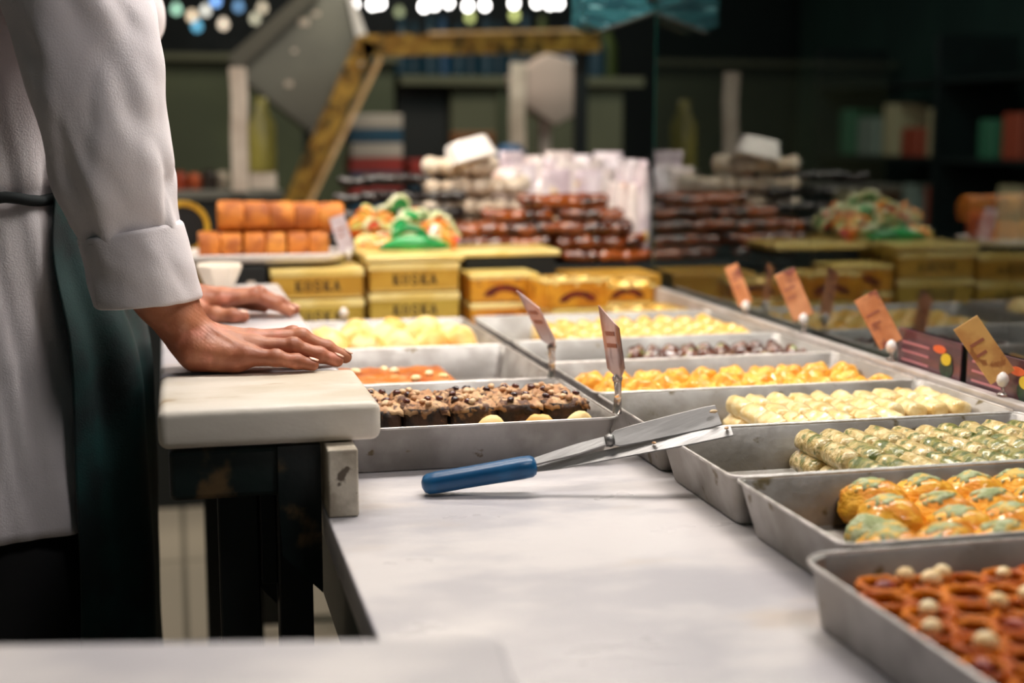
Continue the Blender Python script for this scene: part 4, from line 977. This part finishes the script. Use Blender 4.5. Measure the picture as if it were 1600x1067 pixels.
def hand(X_, Y_, Z_):
    d = cone(X_, Y_, Z_, (-.075, 1.645, 1.085), (-.014, 1.641, .990), .040, .0335)
    d = smin(d, cone(X_, Y_, Z_, (-.014, 1.641, .990), WR, .0335, .0275), .012)
    pm = cone(X_, Y_, Z_, (.018, 1.622, .928), (.074, 1.608, .919), .0175, .0125)
    for a, b, ra, rb_ in (((.020, 1.634, .934), (.083, 1.622, .927), .019, .0128), ((.022, 1.646, .937), (.087, 1.640, .930), .020, .0130), ((.024, 1.656, .934), (.084, 1.660, .928), .019, .0128),
                          ((.022, 1.658, .923), (.050, 1.676, .915), .0205, .0145), ((.020, 1.628, .9195), (.064, 1.610, .9135), .0185, .0125)):
        pm = smin(pm, cone(X_, Y_, Z_, a, b, ra, rb_), .009)
    d = smin(d, pm, .014)
    d = smin(d, ell(X_, Y_, Z_, (.004, 1.6165, .962), (.012, .010, .012)), .010)      # outer wrist bone
    for nme, (ps, rs_) in FING.items():                                               # tendons on the back of the hand
        if nme != 'thumb': d = smin(d, cone(X_, Y_, Z_, (.034, 1.640+(ps[0][1]-1.640)*.35, .9515), (ps[0][0]-.004, ps[0][1], ps[0][2]+.0085), .0028, .0040), .005)
    fg = None
    for nme, (ps, rs_) in FING.items():
        f = None
        for i in range(3):
            c_ = cone(X_, Y_, Z_, ps[i], ps[i+1], rs_[i]*(.96 if i else 1), rs_[i+1]*.96); f = c_ if f is None else smin(f, c_, .004)
        for i in (1, 2):                                                              # knuckles
            f = smin(f, ell(X_, Y_, Z_, (ps[i][0], ps[i][1], ps[i][2]+.0012), (rs_[i]*1.10, rs_[i]*1.06, rs_[i]*1.04)), .003)
        f = smin(f, ell(X_, Y_, Z_, (ps[0][0], ps[0][1], ps[0][2]+.0022), (rs_[0]*1.15, rs_[0]*1.0, rs_[0]*.98)), .004)
        fg = f if fg is None else np.minimum(fg, f)
    d = smin(d, fg, .0045)
    d = np.maximum(d, .9006-Z_)                                                       # pressed flat on the marble
    # fine creases over wrist and knuckles
    w_ = np.exp(-((X_-.030)/.022)**2)
    d = d+.0005*np.sin((X_*.8+Z_*.9)*1500)*w_*(Z_ > .93)
    for nme, (ps, rs_) in FING.items():
        for i in (1, 2): d = d+.00035*np.sin((X_-ps[i][0])*2200)*np.exp(-((X_-ps[i][0])/.0045)**2-((Y_-ps[i][1])/.007)**2)*(Z_ > ps[i][2])
    return d
HV, HF = nets(hand, (-.125, 1.580, .896), (.205, 1.722, 1.130), .0019)
# far hand is the mirrored left hand
FS = (-.020, .465)
def far(p): return (p[0]+FS[0], 2*1.64-p[1]+FS[1]+.0, p[2])
HV2 = HV.copy(); HV2[:, 0] += FS[0]; HV2[:, 1] = 2*1.64-HV2[:, 1]+FS[1]; HF2 = HF[:, ::-1]
CX, CY = -.235, 1.86
def bodyf(X_, Y_, Z_):
    c = lambda a, b, ra, rb_: cone(X_, Y_, Z_, a, b, ra, rb_)
    d = ell(X_, Y_, Z_, (CX, CY, 1.24), (.125, .175, .26))
    d = smin(d, ell(X_, Y_, Z_, (CX-.01, CY, .93), (.13, .165, .17)), .08)
    for s in (-1, 1):
        y = CY+s*.19
        d = smin(d, c((CX+.02, CY+s*.07, 1.385), (CX+.06, y, 1.350), .060, .044), .05)
        sh = (CX+.118, CY+s*.205, 1.340)
        wr = (-.075, 1.645, 1.085) if s < 0 else (-.095, 2.10, 1.085)
        el = ((-.072, 1.632, 1.19) if s < 0 else (-.090, 2.095, 1.19))
        d = smin(d, c(sh, el, .044, .042), .012); d = smin(d, c(el, wr, .044, .038), .02)
        hip = (CX, CY+s*.085, .88); kn = (CX-.01, CY+s*.10, .50); an = (CX-.03, CY+s*.10, .10)
        d = smin(d, c(hip, kn, .088, .060), .05); d = smin(d, c(kn, an, .058, .040), .03); d = smin(d, c((CX-.03, CY+s*.10, .05), (CX+.13, CY+s*.11, .035), .040, .034), .02)
    d = smin(d, c((CX+.01, CY, 1.42), (CX+.045, CY, 1.52), .058, .052), .04)
    hc = (CX+.075, CY, 1.625)
    d = smin(d, ell(X_, Y_, Z_, hc, (.098, .076, .118)), .03); d = smin(d, ell(X_, Y_, Z_, (hc[0]+.045, CY, hc[2]-.075), (.050, .052, .045)), .02)
    d = smin(d, c((hc[0]+.092, CY, hc[2]+.01), (hc[0]+.112, CY, hc[2]-.025), .010, .013), .010)
    d = smin(d, c((hc[0]+.088, CY-.018, hc[2]-.058), (hc[0]+.088, CY+.018, hc[2]-.058), .009, .009), .008)
    for s in (-1, 1):
        d = smin(d, ell(X_, Y_, Z_, (hc[0]-.005, CY+s*.080, hc[2]-.005), (.020, .010, .032)), .006)
        d = -smin(-d, ell(X_, Y_, Z_, (hc[0]+.098, CY+s*.032, hc[2]+.012), (.014, .018, .011)), .010)
    return d
BV, BF = nets(bodyf, (-.50, 1.50, .0), (.02, 2.22, 1.78), .011)
k1, k2 = len(BV), len(BV)+len(HV)
pv = np.concatenate([BV, HV, HV2]); pf = np.concatenate([BF, HF+k1, HF2+k2])
person = link('person', mesh(pv.tolist(), pf.tolist(), 'body'), M_skin, None, True)
tag(person, 'person in a rolled-sleeve white coat and teal apron, leaning both hands on the marble slab', 'person')
# fingernails
def nail(pa, pb, r_, fr):
    a, b_ = Vector(pa), Vector(pb); t_ = (b_-a).normalized(); s_ = t_.cross(Vector((0, 0, 1))).normalized(); n_ = s_.cross(t_)
    c = b_-t_*.0005+t_*fr; b = MB(); rows = []
    for i in range(8):
        u = i/7; wv = .0052*(1-.55*abs(u*2-1)**4)*(r_/.0079); row = []
        for k in range(9):
            q = (k/8*2-1); ang = q*math.asin(min(.95, wv/r_))
            row.append(c+t_*((u-.5)*.0112)+s_*r_*math.sin(ang)*1.0+n_*(r_*math.cos(ang)*1.0+.0007-.0030*max(0, u-.45)**1.6))
        rows.append(row)
    for off in (0,): b.rings(rows, False, False, False)
    me = mesh(b.v, b.f); o = link('fingernail', me, M_nail, person, True); md = o.modifiers.new('s', 'SOLIDIFY'); md.thickness = .0007; md.offset = 0; return o
for nme, (ps, rs_) in FING.items():
    nail(ps[2], ps[3], rs_[3]*.99, .0005)
    nail(far(ps[2]), far(ps[3]), rs_[3]*.99, .0005)
# hair, eyes
hc = Vector((CX+.075, CY, 1.625))
def hairf(X_, Y_, Z_):
    d = ell(X_, Y_, Z_, (hc.x-.012, CY, hc.z+.018), (.104, .084, .118))
    cut = (X_-hc.x-.045)*.8-(Z_-hc.z-.045)*.9
    d = np.maximum(d, np.maximum(cut, (hc.z-.055-.3*(hc.x-X_))-Z_))
    return d
hv, hf = nets(hairf, (hc.x-.14, CY-.11, hc.z-.12), (hc.x+.12, CY+.11, hc.z+.15), .006)
link('hair', mesh(hv.tolist(), hf.tolist()), M_hair, person, True)
M_eye = mat('eye white', S(230, 226, 220), rough=.2); M_iris = mat('dark iris', S(30, 18, 12), rough=.1)
for s in (-1, 1):
    e = MB().lathe([(.0005, -.011), (.006, -.009), (.0105, -.003), (.0105, .003), (.006, .009), (.0005, .011)], 14).build('eye', M_eye, person, True, (hc.x+.079, CY+s*.031, hc.z+.010))
    MB().lathe([(.0005, 0), (.0048, .0004), (.0048, .0012), (.0005, .002)], 12).build('iris', M_iris, e, True, (.0100, 0, 0), (0, PI/2, 0))
    MB().box(-.006, .004, -.016, .016, -.0025, .0025, .002).build('eyebrow', M_hair, person, False, (hc.x+.092, CY+s*.032, hc.z+.032))
MB().tube([(hc.x+.0965, CY-.020, hc.z-.058), (hc.x+.0995, CY, hc.z-.0575), (hc.x+.0965, CY+.020, hc.z-.058)], .0028, 8).build('lips', mat('lips', S(150, 82, 70), rough=.4), person, True)

# clothing : lofts with folds
def loft(name, sections, fold, m, parent, n=96, cap=False, thick=.0025, open_=False, sub=1):
    rows = []
    for i, sec in enumerate(sections): rows.append([fold(i, k, n, sec) for k in range(n)])
    b = MB(); b.rings(rows, False, False, not open_); o = link(name, mesh(b.v, b.f), m, parent, True)
    md = o.modifiers.new('thickness', 'SOLIDIFY'); md.thickness = thick; md.offset = -1
    return o
def interp(keys, t):
    """smooth curve through the keyed sections (cubic with finite difference slopes)"""
    T = [k[0] for k in keys]; V = [k[1] for k in keys]; n = len(T)
    sl = []
    for i in range(n):
        a, b_ = max(0, i-1), min(n-1, i+1); sl.append([(y-x)/(T[b_]-T[a]) for x, y in zip(V[a], V[b_])])
    i = max(k for k in range(n-1) if T[k] <= t+1e-9); h_ = T[i+1]-T[i]; u = min(1, (t-T[i])/h_)
    return [(2*u**3-3*u*u+1)*a+(u**3-2*u*u+u)*h_*m0+(-2*u**3+3*u*u)*b_+(u**3-u*u)*h_*m1 for a, b_, m0, m1 in zip(V[i], V[i+1], sl[i], sl[i+1])]
# coat trunk: key = z : cx, rx, ry
CT = [(0, (1.475, CX+.02, .066, .072)), (.04, (1.445, CX+.015, .100, .150)), (.12, (1.37, CX+.005, .138, .205)), (.35, (1.22, CX, .142, .190)), (.50, (1.10, CX, .132, .172)), (.62, (1.00, CX-.005, .142, .182)), (1.0, (.700, CX-.010, .160, .196))]
NS = 70
secs = [interp(CT, i/(NS-1)) for i in range(NS)]
def coat_fold(i, k, n, s):
    z, cx, rx, ry = s; a = 2*PI*k/n; t = i/(NS-1)
    sk = max(0, (1.08-z)/.38); f = .008*sk*math.sin(a*7+1.5*nz((a, z*2, 3)))+.006*nz((math.cos(a)*2.2, math.sin(a)*2.2, z*5), 1, 4)+.010*nz((math.cos(a)*2, math.sin(a)*2+z*5, z*9), 1, 8)*(.6 if z > .9 else .35)
    f += .010*nz((a*5+z*2, z*5, 1), 1, 6)*sk+.006*nz((a*9+z*9, z*7, 1), 1, 9)
    tie = -.006*math.exp(-((z-1.092)/.012)**2)
    ca, sa = math.cos(a), math.sin(a)
    return (cx+(rx+f+tie)*math.copysign(abs(ca)**.9, ca), CY+(ry+f+tie)*math.copysign(abs(sa)**.9, sa), z)
coat = loft('coat', secs, coat_fold, M_coat, person, 128)
coat['label'] = 'white coat with the sleeves rolled to the wrist'
# hem stitch line on the coat skirt
hem = [coat_fold(NS-4, k, 128, secs[NS-4]) for k in range(129)]
def outw(p, e): v = Vector((p[0]-CX, p[1]-CY, 0)).normalized()*e; return Vector(p)+v
MB().tube([outw(p, .0012) for p in hem], .0009, 6).build('hem_seam', M_seam, coat, True)
# sleeves
def sleeve(side):
    if side < 0:
        K = [(0, (-.185, 1.745, 1.462, .050, .045)), (.05, (-.160, 1.690, 1.430, .072, .068)), (.12, (-.110, 1.642, 1.350, .071, .066)), (.30, (-.080, 1.632, 1.270, .0735, .064)), (.55, (-.069, 1.630, 1.174, .0680, .060)), (.78, (-.059, 1.634, 1.104, .0610, .055)), (.93, (-.049, 1.639, 1.062, .0520, .050)), (1.0, (-.046, 1.640, 1.050, .0490, .047))]
    else:
        K = [(0, (-.185, 1.975, 1.462, .050, .045)), (.05, (-.150, 2.030, 1.430, .072, .068)), (.12, (-.077, 2.078, 1.350, .070, .064)), (.30, (-.085, 2.090, 1.270, .066, .062)), (.55, (-.085, 2.098, 1.174, .062, .058)), (.78, (-.078, 2.100, 1.104, .056, .054)), (.93, (-.069, 2.103, 1.062, .051, .050)), (1.0, (-.066, 2.104, 1.050, .049, .047))]
    M_ = 80; sc_ = [interp(K, i/(M_-1)) for i in range(M_)]
    def fold(i, k, n, s):
        x, y, z, rx, ry = s; a = 2*PI*k/n; t = i/(M_-1); ca, sa = math.cos(a), math.sin(a)
        f = .0065*nz((ca*1.6, sa*1.6+side, z*9), 1, 11)+.0048*nz((ca*2.2+z*11, sa*2.2, z*16), 1, 13)
        # long diagonal drape creases
        ph = a*2+z*15+nz((ca, sa, z*5), 2, 2)*2.2; f += .0030*max(0, math.sin(ph))**3*(1-t*.6)
        ph2 = a*3-z*26+nz((ca, sa, z*6), 2, 5)*2; f -= .0034*max(0, math.sin(ph2))**4*min(1, t*1.6)
        g_ = math.exp(-((t-.97)/.10)**2); f += .0026*g_*math.sin(a*9+2*nz((a, z*20, 1)))
        tz = .10*(x*0)  # rings tilt a little near the cuff
        return (x+(rx+f)*ca, y+(ry+f)*sa, z+ca*.012*t)
    o = loft('sleeve', sc_, fold, M_coat, coat, 96, thick=.0022)
    # turned up cuff
    if side < 0: KC = [(0, (-.0462, 1.640, 1.060, .0505, .050)), (.06, (-.0462, 1.640, 1.0615, .0535, .053)), (.12, (-.0455, 1.640, 1.0585, .0555, .055)), (.5, (-.037, 1.640, 1.020, .0570, .056)), (.92, (-.0305, 1.640, .984, .0572, .056)), (.97, (-.0303, 1.640, .9815, .0555, .0545)), (1.0, (-.0305, 1.640, .984, .0520, .051))]
    else: KC = [(0, (-.066, 2.104, 1.060, .0505, .050)), (.06, (-.066, 2.104, 1.0615, .0535, .053)), (.12, (-.065, 2.104, 1.0585, .0555, .055)), (.5, (-.059, 2.105, 1.020, .0570, .056)), (.92, (-.0545, 2.105, .986, .0560, .055)), (.97, (-.054, 2.105, .984, .0545, .054)), (1.0, (-.054, 2.105, .986, .051, .050))]
    M2 = 46; sc2 = [interp(KC, i/(M2-1)) for i in range(M2)]
    def fold2(i, k, n, s):
        x, y, z, rx, ry = s; a = 2*PI*k/n; ca, sa = math.cos(a), math.sin(a); t = i/(M2-1)
        f = .0022*nz((ca*1.5, sa*1.5, z*12), 1, 31)+.0016*nz((ca*3+z*20, sa*3, z*30), 1, 33)+.0012*math.sin(a*5+z*40)*max(0, t-.3)
        return (x+(rx+f)*ca, y+(ry+f)*sa, z+ca*.009*(1-.6*t)+.0016*nz((ca*3, sa*3, 5), 1, 3)*t)
    c = loft('cuff', sc2, fold2, M_coat, coat, 96, thick=.0020)
    st = [fold2(5, k, 96, sc2[5]) for k in range(97)]
    cxx, cyy = sc2[5][0], sc2[5][1]; MB().tube([Vector(p)+Vector((p[0]-cxx, p[1]-cyy, 0)).normalized()*.0010-Vector((0, 0, .004)) for p in st], .0006, 5).build('stitching', M_seam, c, True)
    return o, c
sleeve(-1); sleeve(1)
# collar
MB().rings([[(CX+.025+r_*math.cos(2*PI*k/32), CY+r_*1.05*math.sin(2*PI*k/32), z+.012*math.cos(2*PI*k/32)*-1) for k in range(32)] for r_, z in ((.078, 1.44), (.066, 1.475), (.062, 1.49), (.070, 1.475), (.084, 1.445))], False, False).build('collar', M_coat, coat, True)
for i in range(4): pass
# apron: wraps the front from near side to far side
NA = 64
AK = [(0, (1.100, CX, .148, .186)), (.15, (1.03, CX-.002, .158, .196)), (.35, (.92, CX+.002, .188, .206)), (.6, (.78, CX+.004, .192, .210)), (1.0, (.42, CX+.002, .196, .214))]
asec = [interp(AK, i/(NA-1)) for i in range(NA)]
def apron_fold(i, k, n, s):
    z, cx, rx, ry = s; t = i/(NA-1); half = .84+.26*t+.03*math.sin(t*6); a = -half+2*half*k/(n-1)
    dn = min(1, t*2.2); f = .010*dn*math.sin(a*8.5+1.2*nz((a, z*2.5, 7))*2)+.006*nz((a*3, z*6, 3), 1, 9)+.010*dn*math.exp(-((a+.55+.3*(t-.4))/.12)**2)-.009*dn*math.exp(-((a+.80-.2*t)/.10)**2)
    ca, sa = math.cos(a), math.sin(a)
    return (cx+(rx+f)*ca**.85 if ca > 0 else cx+(rx+f)*ca, CY+(ry+f)*math.copysign(abs(sa)**.9, sa), z)
ap = loft('apron', asec, apron_fold, M_apron, person, 110, thick=.0022, open_=True)
ap['label'] = 'dark teal apron'
MB().tube([(CX+(.139)*math.cos(2*PI*k/64), CY+.180*math.sin(2*PI*k/64), 1.094+.003*math.sin(k)) for k in range(65)], .0065, 8).build('waist_tie', M_tie, ap, True)
# apron bib
NB = 24
bsec = [interp([(0, (1.37, CX+.006, .164, .21)), (.5, (1.24, CX+.006, .164, .20)), (1, (1.100, CX, .154, .190))], i/(NB-1)) for i in range(NB)]
def bib(i, k, n, s):
    z, cx, rx, ry = s; t = i/(NB-1); half = .45+.38*t; a = -half+2*half*k/(n-1); f = .003*nz((a*3, z*8, 2))
    return (cx+(rx+f)*math.cos(a), CY+(ry+f)*math.sin(a), z)
loft('apron_bib', bsec, bib, M_apron, ap, 48, thick=.002, open_=True)
# trousers
for s in (-1, 1):
    K = [(0, (CX-.004, CY+s*.078, .93, .100, .072)), (.28, (CX-.008, CY+s*.088, .73, .098, .076)), (.36, (CX+.006, CY+s*.092, .65, .124, .084)), (.55, (CX+.006, CY+s*.100, .50, .112, .082)), (1, (CX-.032, CY+s*.100, .075, .066, .066))]
    sc_ = [interp(K, i/39) for i in range(40)]
    loft('trouser_leg', sc_, lambda i, k, n, q, s=s: (q[0]+(q[3]+.005*nz((math.cos(2*PI*k/n)*2, q[2]*8, s), 1, 41))*math.cos(2*PI*k/n), q[1]+(q[4]+.005*nz((math.sin(2*PI*k/n)*2, q[2]*8, s), 1, 43))*math.sin(2*PI*k/n), q[2]), M_trous, person, 48)
    def shoef(X_, Y_, Z_, s=s):
        d = cone(X_, Y_, Z_, (CX-.045, CY+s*.10, .055), (CX+.14, CY+s*.112, .036), .050, .042)
        d = smin(d, cone(X_, Y_, Z_, (CX-.035, CY+s*.10, .05), (CX-.032, CY+s*.10, .10), .046, .050), .02)
        return np.maximum(d, .002-Z_)
    v_, f_ = nets(shoef, (CX-.12, CY+s*.10-.07, -.012), (CX+.21, CY+s*.10+.08, .17), .008)
    sh = link('shoe', mesh(v_.tolist(), f_.tolist()), M_shoe, person, True)

# ------------------------------------------------------------------ across the aisle, seen dimly through the glass
area('added_aisle_fill', (2.2, 4.0, 2.6), (3.2, 5.6, 1.0), .5, .5, 12, (.80, 1.0, .92))  # unseen lamp, added to lift the goods beyond the glass
aw = MB().box(3.9, 4.0, 1.5, 8.5, 0, 2.6).build('stall_partition', mat('dark green partition', S(26, 48, 42), S(18, 38, 34), scale=2, rough=.7)); tag(aw, 'dark green stall partition across the aisle, dim behind the glass', 'partition')
asf = empty('aisle_shelf', (3.55, 5.2, 0), 0, 'dark shelf unit across the aisle, dim behind the glass', 'shelf')
for z in (.70, 1.05, 1.40):
    MB().box(-.20, .20, -1.9, 1.9, z-.015, z).build('shelf_board', M_dark, asf)
for y in (-1.88, -.6, .65, 1.88):
    MB().box(-.20, .20, y-.02, y+.02, 0, 1.6).build('upright', M_dleg, asf)
ac = [('red', S(150, 60, 40)), ('grey', S(120, 124, 118)), ('green', S(50, 96, 72)), ('cream', S(170, 150, 120)), ('brown', S(96, 66, 44))]
am = [mat('packet '+n, c, rough=.5) for n, c in ac]; ra = random.Random(9)
for zi, z in enumerate((.70, 1.05)):
    y = 3.45
    while y < 6.9:
        w_ = ra.uniform(.10, .20); h_ = ra.uniform(.10, .26); k = ra.randrange(5)
        if all(abs(y+w_/2-u-5.2) > w_/2+.04 for u in (-1.88, -.6, .65, 1.88)):
            o = MB().box(3.42, 3.60, y, y+w_, z+.0006, z+h_, .012, 3).build('shelf_packet', am[k])
            tag(o, 'dim %s packet on the %s board of the shelf across the aisle' % (ac[k][0], ('lower', 'upper')[zi]), 'packet', 'dim %s packets, %s board across the aisle' % (ac[k][0], ('lower', 'upper')[zi]))
        y += w_+ra.uniform(.02, .12)

# far end of the glass canopy, top of the picture
M_can = mat('canopy glass with painted reflection', S(40, 92, 100), S(24, 62, 72), scale=14, rough=.25, coat=.5, c3=S(110, 160, 168), s3=26, t3=(.58, .68), stretch=(1, 1, 5))  # pale teal streaks paint light reflecting off the sloping glass
ca = empty('glass_canopy', (.93, 2.95, 1.39), 0, 'teal canopy end with painted reflections and dark lower edge above the far end of the glass', 'canopy')
cpl = [(.849, 1.50), (.849, 1.391), (.884, 1.379), (1.004, 1.421), (1.06, 1.440), (1.06, 1.50)]
MB().prism([(x-.93, z-1.39) for x, z in cpl], -.06, .06).build('canopy_sheet', M_can, ca)
MB().tube([(.875-.93, -.063, 1.374-1.39), (1.07-.93, -.063, 1.442-1.39)], .0045, 8).build('edge_rod', M_dgreen, ca)
MB().box(.048, .060, -.077, -.06, .05, .40).build('bracket', M_dgreen, ca)
